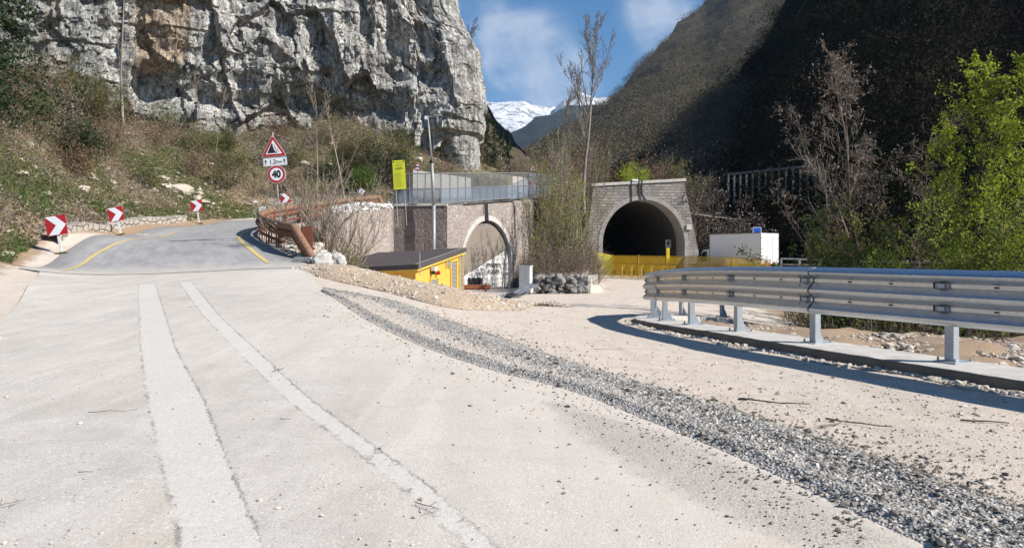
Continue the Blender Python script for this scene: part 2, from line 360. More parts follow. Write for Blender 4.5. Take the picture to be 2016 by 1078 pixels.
def m_concrete_road():
    m, g, b = new_mat('worn_concrete'); co = g.coord()
    big = g.noise(co, .28, 5, .6); mid = g.noise(co, 2.2, 7, .65, .2); fine = g.noise(co, 55, 3, .7); grain = g.noise(co, 150, 2, .7); smear = g.noise(g.vmul(co, (2.2, .35, 1)), 1.3, 6, .65)
    c = g.mix(g.ramp(mid, [(.3, 0), (.7, 1)]), (.42, .395, .36), (.54, .51, .47))
    c = g.mix(g.math('MULTIPLY', g.ramp(big, [(.42, 0), (.66, 1)]), .5), c, (.58, .52, .455))
    c = g.mix(g.math('MULTIPLY', g.ramp(smear, [(.47, 0), (.66, 1)]), .5), c, (.40, .375, .34))
    c = g.mix(g.math('MULTIPLY', g.ramp(g.noise(co, .9, 5, .7), [(.56, 0), (.70, 1)]), .35), c, (.45, .35, .26))
    c = g.mix(g.math('MULTIPLY', g.ramp(fine, [(.50, 0), (.66, 1)]), .5), c, (.64, .62, .585))
    c = g.mix(g.math('MULTIPLY', g.ramp(grain, [(.30, 1), (.44, 0)]), .5), c, (.2, .19, .175))
    sp = g.noise(co, 30, 4, .75); c = g.mix(g.math('MULTIPLY', g.ramp(sp, [(.34, 1), (.44, 0)]), .5), c, (.27, .25, .225)); c = g.mix(g.math('MULTIPLY', g.ramp(sp, [(.60, 0), (.68, 1)]), .6), c, (.72, .69, .64))
    rd = g.noise(co, .8, 7, .72, .8); c = g.mix(g.math('MULTIPLY', g.ramp(rd, [(.57, 0), (.66, 1)]), .35), c, (.46, .37, .29))
    ag = g.n('ShaderNodeTexVoronoi', {'Vector': co, 'Scale': 30.0}).outputs; agr = g.n('ShaderNodeSeparateColor', {0: ag['Color']}).outputs[0]
    agm = g.math('MULTIPLY', g.ramp(ag[0], [(.22, 1), (.36, 0)]), g.ramp(g.noise(co, 1.7, 4, .6), [(.38, .25), (.62, 1)]))
    c = g.mix(g.math('MULTIPLY', agm, g.ramp(agr, [(.0, .75), (.3, .1), (.62, 0), (.75, .7), (1, .9)])), c, g.ramp(agr, [(.45, (.16, .15, .14)), (.55, (.72, .69, .65))]))
    wv = g.noise(g.vmul(co, (3.2, .25, 1)), 1.0, 5, .6, .4); c = g.mix(g.math('MULTIPLY', g.ramp(wv, [(.52, 0), (.62, 1)]), .28), c, (.62, .585, .54))
    c = g.mix(g.math('MULTIPLY', g.ramp(g.noise(co, .45, 6, .7, .5), [(.50, 0), (.64, 1)]), .35), c, (.33, .30, .265))
    far = g.n('ShaderNodeAttribute', attribute_name='dust').outputs['Fac']
    c = g.mix(g.math('MULTIPLY', far, .55), c, (.57, .50, .43))
    h = g.math('ADD', g.math('MULTIPLY', fine, .6), g.math('MULTIPLY', grain, .4))
    ms = g.n('ShaderNodeAttribute', attribute_name='grit').outputs['Fac']
    mm = g.math('MULTIPLY', g.ramp(g.math('ADD', ms, g.math('MULTIPLY', g.math('SUBTRACT', g.noise(co, 5, 6, .75), .5), 1.2)), [(.25, 0), (.75, 1)]), g.ramp(g.noise(co, 70, 3, .8), [(.42, 0), (.58, 1)]))
    c = g.mix(g.math('MULTIPLY', mm, .75), c, (.17, .165, .155))
    en = g.math('MULTIPLY', g.math('SUBTRACT', g.noise(co, 11, 5, .75), .5), .13)
    for a in ('trench_a', 'trench_b'):
        d = g.math('ADD', g.n('ShaderNodeAttribute', attribute_name=a).outputs['Fac'], en)
        inside = g.ramp(g.math('MULTIPLY_ADD', d, 10, .5), [(.45, 0), (.55, 1)])
        edge = g.math('MULTIPLY', g.ramp(g.math('ABSOLUTE', g.math('MULTIPLY', d, 10)), [(.0, 1), (.22, 0)]), g.ramp(g.noise(co, 3.5, 6, .7), [(.42, .0), (.60, 1)]))
        fill = g.mix(g.ramp(g.noise(co, 26, 5, .7), [(.35, 0), (.65, 1)]), (.48, .46, .425), (.61, .585, .545))
        c = g.mix(g.math('MULTIPLY', inside, .8), c, fill); c = g.mix(g.math('MULTIPLY', edge, .75), c, (.17, .14, .115)); h = g.math('SUBTRACT', h, g.math('MULTIPLY', inside, .25)); h = g.math('SUBTRACT', h, g.math('MULTIPLY', edge, .5))
    setb(g, b, color=c, rough=.9, normal=g.bump(h, .75, .012)); return m
def m_asphalt():
    m, g, b = new_mat('grey_asphalt'); co = g.coord(); al = g.n('ShaderNodeAttribute', attribute_name='across').outputs['Fac']; lg = g.n('ShaderNodeAttribute', attribute_name='along').outputs['Fac']
    v = g.n('ShaderNodeCombineXYZ', {0: g.math('MULTIPLY', al, 16), 1: g.math('MULTIPLY', lg, .35), 2: 0.0}).outputs[0]
    streak = g.noise(v, 1.2, 6, .65); fine = g.noise(co, 60, 3, .7); mid = g.noise(co, 1.4, 5, .6)
    c = g.mix(g.ramp(streak, [(.35, 0), (.7, 1)]), (.255, .255, .258), (.40, .40, .405)); c = g.mix(g.math('MULTIPLY', g.ramp(mid, [(.4, 0), (.7, 1)]), .4), c, (.42, .42, .41))
    c = g.mix(g.math('MULTIPLY', fine, .3), c, (.1, .1, .1))
    c = g.mix(g.ramp(al, [(.0, .85), (.11, .0), (.86, .0), (1.0, .8)]), c, (.17, .17, .172))
    dj = g.math('ADD', lg, g.math('MULTIPLY', g.math('SUBTRACT', g.noise(co, 1.6, 6, .7), .5), 7.0)); c = g.mix(g.ramp(g.math('MULTIPLY', dj, .1), [(.02, .9), (.30, 0)]), c, (.47, .44, .40))
    setb(g, b, color=c, rough=.75, normal=g.bump(fine, .4, .01)); return m
def m_simple(name, c1, c2=None, scale=6.0, rough=.8, metal=0.0, bump=.2, bd=.01, spec=.5):
    m, g, b = new_mat(name); co = g.coord(); n = g.noise(co, scale, 6, .65); c2 = c2 or tuple(x*.75 for x in c1)
    setb(g, b, color=g.mix(g.ramp(n, [(.3, 0), (.7, 1)]), c1, c2), rough=rough, metal=metal, spec=spec)
    if bump: setb(g, b, normal=g.bump(g.noise(co, scale*5, 3), bump, bd))
    return m
def m_zinc(name, c1, c2, rough=.42, metal=.85):
    m, g, b = new_mat(name); co = g.coord(); vo = g.n('ShaderNodeTexVoronoi', {'Vector': co, 'Scale': 28.0}).outputs['Color']; n = g.noise(co, 5, 5, .7)
    f = g.math('ADD', g.math('MULTIPLY', g.n('ShaderNodeSeparateColor', {0: vo}).outputs[0], .4), g.math('MULTIPLY', n, .6))
    setb(g, b, color=g.mix(f, c1, c2), metal=metal, rough=g.math('ADD', rough-.08, g.math('MULTIPLY', n, .2)), normal=g.bump(n, .08, .01)); return m
def m_masonry(name, cols, mortar, bw=.42, bh=.22, mort=.018, wob=.05, bumpd=.03):
    """coursed squared stone, in the x-z plane of the object"""
    m, g, b = new_mat(name); co = g.coord(); s = g.n('ShaderNodeSeparateXYZ', {0: co}).outputs
    p = g.n('ShaderNodeCombineXYZ', {0: s[0], 1: s[2], 2: 0.0}).outputs[0]
    nz = g.n('ShaderNodeTexNoise', {'Vector': p, 'Scale': 1.1, 'Detail': 3}).outputs['Color']
    p2 = g.n('ShaderNodeVectorMath', {0: p, 1: g.n('ShaderNodeVectorMath', {0: nz, 'Scale': wob*2.4}, operation='SCALE').outputs[0]}, operation='ADD').outputs[0]
    br = g.n('ShaderNodeTexBrick', {'Vector': p2, 'Color1': (0, 0, 0, 1), 'Color2': (1, 1, 1, 1), 'Mortar': (.5, .5, .5, 1), 'Scale': 1.0, 'Mortar Size': mort, 'Mortar Smooth': .3, 'Bias': 0.0, 'Brick Width': bw, 'Row Height': bh}, offset=.37, squash=1.35, squash_frequency=3)
    st = g.ramp(br.outputs[0], [(i/(len(cols)-1), c) for i, c in enumerate(cols)])
    n = g.noise(co, 9, 6, .7); st = g.mix(g.math('MULTIPLY', g.ramp(n, [(.35, 1), (.6, 0)]), .4), st, tuple(x*.45 for x in cols[0]))
    st = g.mix(g.math('MULTIPLY', g.ramp(g.noise(g.vmul(co, (1, 1, .3)), .8, 5, .6), [(.45, 0), (.75, 1)]), .45), st, tuple(x*.55 for x in cols[0]))
    c = g.mix(br.outputs[1], st, mortar)
    h = g.math('ADD', g.math('MULTIPLY', g.math('SUBTRACT', 1.0, br.outputs[1]), .7), g.math('MULTIPLY', n, .5))
    setb(g, b, color=c, rough=.92, normal=g.bump(h, .9, bumpd)); return m
def m_rubble(name, cols, mortar, scale=2.6, w=.05, bumpd=.03, stretch=(1.0, 1.0)):
    """irregular polygonal stone facing"""
    m, g, b = new_mat(name); co = g.coord(); s = g.n('ShaderNodeSeparateXYZ', {0: co}).outputs
    p = g.n('ShaderNodeCombineXYZ', {0: g.math('MULTIPLY', s[0], stretch[0]), 1: g.math('MULTIPLY', s[2], stretch[1]), 2: 0.0}).outputs[0]
    e = g.n('ShaderNodeTexVoronoi', {'Vector': p, 'Scale': scale, 'Randomness': .95}, feature='DISTANCE_TO_EDGE', voronoi_dimensions='2D').outputs[0]
    v = g.n('ShaderNodeTexVoronoi', {'Vector': p, 'Scale': scale, 'Randomness': .95}, voronoi_dimensions='2D').outputs['Color']
    r = g.n('ShaderNodeSeparateColor', {0: v}).outputs[0]; n = g.noise(co, 8, 6, .7)
    st = g.ramp(r, [(i/(len(cols)-1), c) for i, c in enumerate(cols)]); st = g.mix(g.math('MULTIPLY', g.ramp(n, [(.35, 1), (.65, 0)]), .45), st, tuple(x*.45 for x in cols[0]))
    stain = g.ramp(g.noise(g.vmul(co, (1.6, 1, .25)), .9, 6, .65), [(.5, 0), (.72, 1)]); st = g.mix(g.math('MULTIPLY', stain, .5), st, tuple(x*.5 for x in cols[0]))
    mo = g.ramp(e, [(w*.5, 1), (w, 0)])
    setb(g, b, color=g.mix(mo, st, mortar), rough=.92, normal=g.bump(g.math('ADD', g.ramp(e, [(0, 0), (w*2.5, 1)]), g.math('MULTIPLY', n, .6)), .9, bumpd)); return m
M_ground = m_ground(); M_conc_road = m_concrete_road(); M_asph = m_asphalt()
M_conc = m_simple('weathered_concrete', (.52, .50, .47), (.36, .345, .32), 3.5, .9, bump=.3)
M_yellow_line = m_simple('yellow_road_paint', (.62, .47, .16), (.44, .35, .17), 9, .7)
M_zinc = m_zinc('galvanised_beam', (.62, .64, .65), (.44, .46, .475), .34, 1.0)
M_zincb = m_zinc('galvanised_post', (.42, .455, .49), (.30, .335, .37), .5, .35)
M_dark = m_simple('dark_steel', (.02, .02, .022), None, 8, .6)
M_rust = m_simple('weathering_steel', (.25, .085, .045), (.12, .045, .03), 7, .85)
M_logs = m_simple('rusty_wood_rail', (.29, .155, .085), (.15, .085, .055), 5, .75)
M_red = m_simple('sign_red', (.42, .012, .02), (.36, .012, .02), 4, .45, bump=0)
M_white = m_simple('sign_white', (.78, .79, .82), (.70, .72, .76), 4, .5, bump=0)
M_black = m_simple('sign_black', (.012, .012, .014), None, 4, .5, bump=0)
M_grey = m_simple('grey_steel', (.34, .35, .36), (.24, .25, .26), 7, .55, .3)
M_signback = M_grey
M_pole = m_simple('pole_steel', (.42, .42, .41), (.33, .33, .33), 9, .5, .4)

# ------------------------------------------------------------------ guard rail geometry first (plan)
POSTS = np.array([(8.95, 3.8), (7.92, 5.85), (6.93, 7.93), (5.97, 10.0), (5.0, 12.15), (4.36, 14.2), (3.98, 16.35), (3.84, 18.5), (3.95, 20.7), (4.45, 22.9), (5.7, 24.8), (7.5, 26.3)])
def path_normals(P):
    d = np.gradient(P, axis=0); d /= np.linalg.norm(d, axis=1, keepdims=True)
    return np.stack([-d[:, 1], d[:, 0]], 1)   # left of travel direction
SL = smooth_path(POSTS, 3); SN = path_normals(SL)    # travel is away from camera, left = road side
# ------------------------------------------------------------------ ground sheets
def grid_ground():
    near = np.arange(-14, 48, .5)
    xs = np.concatenate([-np.geomspace(3000, 46, 16), np.arange(-44, -14, 1.0), np.arange(-14, 14, .33), np.arange(14, 46, 1.0), np.geomspace(48, 3000, 16)])
    ys = np.concatenate([-np.geomspace(3000, 12, 12), np.arange(-10, 2, 1.0), np.arange(2, 30, .33), np.arange(30, 90, .7), np.geomspace(91, 3000, 18)])
    X, Y = np.meshgrid(xs, ys, indexing='ij'); Z = H(X, Y)
    S = wall_side(X, Y); hl = Hlow(X, Y)
    return xs, ys, X, Y, Z, S, hl
xs, ys, GX, GY, GZ, GS, GL = grid_ground()
def earthmask(X, Y):
    # bare brown soil beyond the kerb slab and on the left verge
    K = SL; best = np.full(X.shape, 1e9); sg = np.ones(X.shape)
    for i in range(0, len(K)-1, 2):
        j = min(i+2, len(K)-1); d = K[j]-K[i]; L2 = d@d+1e-9
        t = np.clip(((X-K[i, 0])*d[0]+(Y-K[i, 1])*d[1])/L2, 0, 1); dd = np.hypot(X-K[i, 0]-t*d[0], Y-K[i, 1]-t*d[1])
        cr = d[0]*(Y-K[i, 1])-d[1]*(X-K[i, 0]); m = dd < best; best = np.where(m, dd, best); sg = np.where(m, -np.sign(cr), sg)
    right = smooth(-.2, .5, best*sg)*(Y < 27)
    right = np.maximum(right, smooth(10, 13, X)*(Y < 50))
    left = smooth(0, 1.5, -(X-np.interp(Y, [0, 12, 23.3, 30], [-8, -8.6, -15.3, -18])))
    return np.maximum(right, left)
def greenmask(X, Y):
    up = smooth(0.5, 2.0, -(X+np.interp(Y, [0, 20, 28, 36, 46, 60], [14, 16.2, 18.5, 19.2, 19.6, 20])))*.75
    up = np.maximum(up, smooth(55, 59, Y)*(X < 0)*(GSf(X, Y) > 0)*.8)
    up = np.maximum(up, smooth(2, 5, X-np.interp(Y, [0, 20, 60], [10, 7, 19]))*.35)
    mound = np.exp(-((X-3.5)/2.6)**2)*smooth(42.5, 45, Y)*(Y < 90); up = np.maximum(up, mound)
    return np.maximum(up, smooth(75, 110, np.hypot(X, Y)))
def GSf(X, Y): return wall_side(X, Y)
def rough(X, Y):
    e = np.maximum(earthmask(X, Y), greenmask(X, Y)); P = st3(X, Y, 0)
    return e*(fbm(P*.8, 5)*.35+fbm(P*3.1+9, 3)*.10)*np.minimum(1, 1)+fbm(P*1.3, 3)*.012
def ground_sheet(name, keep, Z, mats, xs_=None):
    idx = np.arange(GX.size).reshape(GX.shape)
    Fq = np.stack([idx[:-1, :-1], idx[1:, :-1], idx[1:, 1:], idx[:-1, 1:]], -1)
    k = keep[:-1, :-1] & keep[1:, :-1] & keep[1:, 1:] & keep[:-1, 1:]
    Fq = Fq[k].reshape(-1, 4); used = np.unique(Fq); re = -np.ones(GX.size, int); re[used] = np.arange(len(used))
    V = st3(GX, GY, Z).reshape(-1, 3)[used]
    o = mesh_np(name, V, re[Fq], mats, smooth_=True, attr={'earth': earthmask(V[:, 0], V[:, 1]), 'green': greenmask(V[:, 0], V[:, 1])})
    return o
isup = (GS > 0) & (GY > 25)
in_seg = (GY > 46) & (GY < 62) & (GX > -4.6)
mnd_ = mound(GX, GY)
o = ground_sheet('ground', (~isup) | (GS < np.where(in_seg, 3.6, .95)) | (GY > 70) | (mnd_ > 0), np.where(isup & (mnd_ <= 0), np.minimum(GL, GZ)-.05, np.where(mnd_ > 0, GL, GZ))+rough(GX, GY)*np.where((GX > 8) & (GX < 19) & (GY > 70), .2, 1), M_ground); tag(o, kind='structure')
UPY = (GY >= 24) & (GY < 130) & (np.abs(GX) < 60)
o = ground_sheet('terrace_ground', UPY & (GS > np.where(in_seg, 2.4, .45)) , np.where(GS < 0, np.interp(0, [0], [0])+H(GX, GY), H(GX, GY))+rough(GX, GY)-np.where(GS < 0.9, .06, 0), M_ground); tag(o, kind='structure')
# fine ground near the bank and mound is covered by brush built further down
def sdist(poly, X, Y):
    """signed distance, positive inside"""
    poly = np.array(poly, float); best = np.full(X.shape, 1e9); ins = np.zeros(X.shape, bool); n = len(poly)
    for i in range(n):
        a, b = poly[i], poly[(i+1) % n]; d = b-a; L2 = d@d+1e-12
        t = np.clip(((X-a[0])*d[0]+(Y-a[1])*d[1])/L2, 0, 1); best = np.minimum(best, np.hypot(X-a[0]-t*d[0], Y-a[1]-t*d[1]))
        c = ((a[1] > Y) != (b[1] > Y)) & (X < (b[0]-a[0])*(Y-a[1])/(b[1]-a[1]+1e-12)+a[0]); ins ^= c
    return np.where(ins, best, -best)
def gpoly(L): return [tuple(ray_ground(*p)) for p in L]
tr_a = gpoly([(272, 563), (275, 680), (290, 800), (320, 940), (350, 1078), (400, 1300), (600, 1300), (512, 1078), (455, 940), (403, 800), (345, 690), (305, 561)])
tr_b = gpoly([(352, 558), (400, 625), (470, 700), (560, 790), (700, 900), (800, 980), (900, 1078), (1100, 1290), (1190, 1290), (965, 1078), (850, 970), (740, 890), (600, 785), (500, 690), (430, 625), (378, 558)])
windN = [(632, 577), (690, 622), (800, 680), (960, 738), (1120, 775), (1250, 830), (1400, 890), (1560, 965), (1700, 1035), (1800, 1085), (2100, 1240)]
windF = [(640, 570), (740, 588), (850, 615), (950, 655), (1080, 700), (1220, 745), (1400, 795), (1560, 850), (1720, 905), (1900, 968), (2350, 1120)]
WN = np.array(gpoly(windN)); WF = np.array(gpoly(windF))
gritp = gpoly([(1080, 800), (1250, 845), (1400, 905), (1560, 980), (1800, 1100), (1620, 1100), (1480, 1040), (1330, 970), (1180, 890)])
jl = np.array([-15.0, 23.3]); jr = np.array([-6.9, 25.0])
cl_ = [(-9.5, -8), (-8.3, 0), (-8.2, 8), (-8.4, 12), (-11.2, 17), (-15.0, 23.4)]
wm = (WN+WF)/2
cr_ = [(4.0, -8), (3.4, 1)]+[tuple(p) for p in wm[::-1][1:]]+[(-6.2, 22.5), (-6.6, 25.1)]
sig = lambda p: (lambda X, Y, t: np.clip(sdist(p, X, Y), -1, 1))
o = loft('concrete_road', smooth_path(cl_, 1), smooth_path(cr_, 1), 420, 90, .035, M_conc_road, disp=lambda X, Y, t: fbm(st3(X, Y, 0)*1.1, 3)*.004,
         attr={'trench_a': sig(tr_a), 'trench_b': sig(tr_b), 'grit': lambda X, Y, t: np.clip(.55+sdist(gritp, X, Y)/.5, 0, 1), 'dust': lambda X, Y, t: smooth(.55, 1.0, t)*smooth(24, 12, Y)}); tag(o, kind='structure')
# asphalt hairpin
asL = [(-15.5, 23.1), (-16.2, 25.2), (-17.3, 28.6), (-18.2, 32), (-18.9, 36), (-19.3, 41), (-19.2, 46), (-17.0, 51.2), (-12, 54.5), (-8, 57), (-4, 61), (0, 69), (3.5, 80), (5.5, 95)]
asR = [(-6.5, 24.7), (-7.4, 26), (-9.2, 29), (-11, 32), (-11.9, 35), (-12.2, 38.5), (-11.9, 42), (-10.8, 45), (-8, 48.6), (-5.6, 50), (-2.8, 54), (-.4, 59.5), (3.0, 68), (6.3, 80), (9, 95)]
asL = smooth_path(asL, 2); asR = smooth_path(asR, 2)
alen = lambda X, Y, t: np.repeat(np.linspace(0, 90, X.shape[0])[:, None], X.shape[1], 1)
o = loft('asphalt_road', asL, asR, 260, 30, .05, M_asph, attr={'across': lambda X, Y, t: t, 'along': alen}); tag(o, kind='structure')
def line_strip(name, P, w, mat, zoff):
    P = smooth_path(P, 2); n = path_normals(P); o = loft(name, P+n*w/2, P-n*w/2, 140, 3, zoff, mat, fn=H); return tag(o, kind='structure')
line_strip('road_marking', [tuple(px(*q))[:2] for q in ((124, 541, 24), (200, 495, 29.5), (275, 472, 34), (345, 457, 38.5))], .15, M_yellow_line, .062)
line_strip('road_marking', [tuple(px(*q))[:2] for q in ((352, 455.5, 39), (400, 447, 42), (468, 438, 47))]+[(-15.9, 50), (-11.8, 53.6)], .07, M_yellow_line, .062)
line_strip('road_marking', [tuple(px(*q))[:2] for q in ((528, 520, 26), (490, 490, 29), (468, 470, 32), (476, 458, 35), (500, 450, 37.5), (512, 440, 40.5))], .17, M_yellow_line, .062)
# dark millings windrow
def m_mill():
    m, g, b = new_mat('asphalt_millings'); co = g.coord(); vo = g.n('ShaderNodeTexVoronoi', {'Vector': co, 'Scale': 42.0}).outputs; r = g.n('ShaderNodeSeparateColor', {0: vo['Color']}).outputs[0]
    c = g.ramp(r, [(0, (.17, .162, .15)), (.5, (.30, .285, .265)), (.85, (.42, .40, .37)), (1, (.58, .55, .50))])
    dust = g.math('ADD', g.n('ShaderNodeAttribute', attribute_name='dust').outputs['Fac'], g.math('MULTIPLY', g.math('SUBTRACT', g.noise(co, 4, 6, .7), .5), 1.4))
    c = g.mix(g.ramp(dust, [(.35, 0), (.65, 1)]), c, (.47, .42, .365))
    setb(g, b, color=c, rough=.95, normal=g.bump(vo[0], .9, .02)); return m
M_mill = m_mill()
def wdisp(X, Y, t):
    P = st3(X, Y, 0); w = np.sin(np.pi*np.clip(t, 0, 1)); k = smooth(24, 14, Y)*.6+.4
    ridge = .055*np.exp(-((t-.72)/.16)**2)+.05*np.exp(-((t-.17)/.07)**2)+.02*np.exp(-((t-.42)/.1)**2)
    return k*(ridge+w*(np.abs(fbm(P*9, 4))*.04+fbm(P*25, 2)*.016))-.035*(1-smooth(0, .06, t)*smooth(0, .06, 1-t))
dustf = lambda X, Y, t: np.clip(.28+.5*smooth(9, 20, Y)*(1-np.exp(-((t-.72)/.16)**2))+.75*np.exp(-((t-.33)/.13)**2)*smooth(4, 12, Y)+1.0*(1-smooth(0, .10, t))+.95*smooth(.9, 1, t)-.15, 0, 1)
o = loft('millings_windrow', smooth_path(WN, 2), smooth_path(WF, 2), 1300, 64, .045, M_mill, disp=wdisp, attr={'dust': dustf}); tag(o, 'dark grey ridge of loose asphalt millings running across the road', 'gravel', kind='stuff')
wind_o = o
# kerb slab
def kerb():
    R = resample(SL, 260); N = path_normals(R); wob = fbm(st3(R[:, 0], R[:, 1], 0)*3, 3)*.03
    prof = [(.60, -.25), (.56, .10), (.545, .128), (.50, .135), (0, .14), (-.42, .135), (-.45, .12), (-.47, -.4)]
    zb = Hlow(R[:, 0], R[:, 1]); V = []
    for u, v in prof:
        uu = u+(wob if u > .4 else wob*1.5 if u < -.4 else 0); p = R+N*np.reshape(uu*np.ones(len(R)), (-1, 1)); V.append(st3(p[:, 0], p[:, 1], zb+v+(fbm(st3(R[:, 0], R[:, 1], u)*5, 2)*.008)))
    V = np.stack(V, 1); n, k = V.shape[:2]; idx = np.arange(n*k).reshape(n, k)
    Fq = np.stack([idx[:-1, :-1], idx[:-1, 1:], idx[1:, 1:], idx[1:, :-1]], -1).reshape(-1, 4)
    mi = np.tile([1, 1, 0, 0, 0, 0, 0], n-1); o = mesh_np('kerb', V.reshape(-1, 3), Fq, [M_conc, m_simple('shade_darkened_concrete', (.20, .165, .125), (.12, .10, .08), 3, .95, bump=.6)], mi=mi); tag(o, kind='structure'); return o  # road-side face: its shade is put into this darker brown
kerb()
# gravel bank between the road end and the hut
def bank_disp(X, Y, t):
    P = st3(X, Y, 0); w = np.sin(np.pi*t)**.8
    return w*.34*smooth(-7.6, -5.2, X)*(.35+.65*smooth(1.2, -2.0, X))+w*fbm(P*1.6, 4)*.09+w*fbm(P*8, 3)*.02-.04
BN = gpoly([(560, 528), (620, 545), (700, 562), (780, 580), (850, 600), (930, 613), (1010, 612), (1060, 600)])
BF = [(-8.0, 25.4), (-6.6, 26.4), (-4.6, 27.2), (-2.8, 27.0), (-1.4, 26.5), (0.2, 26.6), (1.2, 27.4), (2.2, 27.0)]
M_bank = m_simple('tan_gravel', (.50, .38, .27), (.38, .28, .19), 7, .95, bump=1.0, bd=.03)
o = loft('gravel_bank', smooth_path(BN, 2), smooth_path(BF, 2), 260, 70, .05, M_bank, disp=bank_disp); tag(o, 'tan heap of loose gravel pushed up between the road end and the hut', 'gravel', kind='stuff')
bank_o = o
# loose stones, one object per kind of litter
rng = np.random.RandomState(3)
def scatter_on(o, n, rng, ypow=2.0):
    V = np.empty(len(o.data.vertices)*3); o.data.vertices.foreach_get('co', V); V = V.reshape(-1, 3)
    w = 1/np.maximum(V[:, 1], 3)**ypow; return V[rng.choice(len(V), n, p=w/w.sum())]+rng.normal(0, .02, (n, 3))*[1, 1, 0]
def m_stone(name, a, b_):
    m, g, b = new_mat(name); gi = g.n('ShaderNodeNewGeometry').outputs['Random Per Island']; setb(g, b, color=g.mix(g.math('MULTIPLY', g.noise(g.coord(), 60, 3), .4), g.mix(gi, a, b_), tuple(x*.5 for x in a)), rough=.95, spec=.2); return m
M_st_dark = m_simple('dark_stone', (.33, .30, .26), (.14, .13, .115), 30, .95, bump=0)
M_st_tan = m_simple('pale_stone', (.56, .50, .42), (.40, .34, .27), 20, .95, bump=0)
V_ = np.empty(len(wind_o.data.vertices)*3); wind_o.data.vertices.foreach_get('co', V_); V_ = V_.reshape(-1, 3); tt = (np.arange(len(V_)) % 64)/63
w_ = 1/np.maximum(V_[:, 1], 3)**1.2*(.25+smooth(-.25, .25, fbm(st3(V_[:, 0]*1.3, V_[:, 1]*1.3, 5), 3)))*(1-.95*np.exp(-((tt-.33)/.085)**2))*(smooth(0, .12, tt)*smooth(1, .9, tt)+.15); P = V_[rng.choice(len(V_), 14000, p=w_/w_.sum())]+rng.normal(0, .02, (14000, 3))*[1, 1, 0]; nb = NB(); nb.add(*stones(P-[0, 0, .002], rng.gamma(1.3, .0048, len(P))+.0025, rng), 0)
M_st_dark = m_stone('dark_chip', (.085, .08, .07), (.33, .305, .27)); M_st_tan = m_stone('pale_chip', (.36, .31, .25), (.66, .60, .52))
P = scatter_on(wind_o, 900, rng, 1.2); nb.add(*stones(P, rng.gamma(1.8, .0048, len(P))+.004, rng), 1)
o = nb.build('loose_millings', [M_st_dark, M_st_tan]); tag(o, 'loose dark asphalt crumbs lying on the windrow', 'gravel', kind='stuff')
# sparse stones all over the track and roads
def scatter_px(n, box, rng, keep=None):
    out = []
    while len(out) < n:
        Y = 3.6*(26/3.6)**rng.rand(n) if box is None else box[2]*(box[3]/box[2])**rng.rand(n)
        qx = rng.uniform(*(box[:2] if box else (-50, 2066)), n); x = (qx-CX)/F*Y; z = H(x, Y)
        k = np.ones(n, bool) if keep is None else keep(x, Y); out += list(np.stack([x, Y, z], 1)[k])
    return np.array(out[:n])
side = lambda x, y: sdist(list(map(tuple, WN))+list(map(tuple, WF[::-1])), x, y)
wx = lambda y: np.interp(y, wm[::-1, 1][np.argsort(wm[::-1, 1])], wm[::-1, 0][np.argsort(wm[::-1, 1])])
nb = NB()
P = scatter_px(5200, (700, 2100, 3.8, 34), rng, lambda x, y: (x > wx(y)) & (x < np.interp(y, SL[:, 1], SL[:, 0])-.55)); nb.add(*stones(P+[0, 0, .006], rng.gamma(1.4, .0045, len(P))+.0025, rng), 0)
P = scatter_px(700, (-50, 1500, 3.6, 22), rng, lambda x, y: (x < wx(y))); nb.add(*stones(P+[0, 0, .04], rng.gamma(1.5, .003, len(P))+.002, rng), 0)
def nearw(x, y): d = -side(x, y); return (x < wx(y)) & (d > 0) & (rng.rand(len(x)) < np.exp(-d/.35))
P = scatter_px(1800, (600, 1700, 3.8, 22), rng, nearw)[:1200]; nb.add(*stones(P+[0, 0, .04], rng.gamma(1.5, .0030, len(P))+.002, rng), 1)
def nearr(x, y): d = -side(x, y); return (x > wx(y)) & (d > 0) & (rng.rand(len(x)) < np.exp(-d/.25))
P = scatter_px(2200, (700, 2050, 3.8, 22), rng, nearr)[:1300]; nb.add(*stones(P+[0, 0, .008], rng.gamma(1.6, .0042, len(P))+.003, rng), 1)
P = scatter_px(5000, (1280, 2100, 7, 24), rng, lambda x, y: (x > np.interp(y, SL[:, 1], SL[:, 0])+.45)); nb.add(*stones(P+[0, 0, .01+.0*P[:, :1].T[0][0]], rng.gamma(1.6, .014, len(P))+.005, rng), 0)
P = scatter_px(3000, (1230, 2100, 7, 22), rng, lambda x, y: np.abs(x-np.interp(y, SL[:, 1], SL[:, 0])+.72+.1*np.sin(y*3)) < .10); nb.add(*stones(P+[0, 0, .01], rng.gamma(1.6, .010, len(P))+.005, rng), 0)
P = scatter_on(bank_o, 9000, rng, 1.0); nb.add(*stones(P, rng.gamma(1.8, .010, len(P))+.006, rng), 0)
o = nb.build('loose_gravel', [M_st_tan, M_st_dark]); tag(o, 'pale loose stones strewn over the track, kerb and bank', 'gravel', kind='stuff')
# ------------------------------------------------------------------ walls and tunnel portals
RUB = [(.30, .245, .22), (.40, .345, .31), (.34, .28, .26), (.46, .41, .37), (.37, .315, .31)]
RUBD = [(.13, .105, .10), (.20, .165, .15), (.15, .12, .115), (.26, .215, .19)]
M_rub_light = m_rubble('pink_stone_facing', RUB, (.25, .22, .195), 3.2, .05)
M_rub_dark = m_rubble('brown_stone_facing', RUBD, (.20, .175, .155), 2.9, .05)
M_rub_pale = m_rubble('pale_stone_facing', [(.36, .34, .31), (.47, .45, .42), (.30, .28, .26), (.52, .50, .46)], (.24, .22, .2), 3.2, .05)
M_portal = m_masonry('squared_stone', [(.20, .182, .17), (.29, .265, .245), (.24, .21, .20), (.37, .345, .315), (.27, .25, .235)], (.11, .10, .09), .60, .30, .032)
M_ring = m_simple('arch_concrete', (.36, .345, .32), (.19, .18, .17), 4, .92, bump=.5)
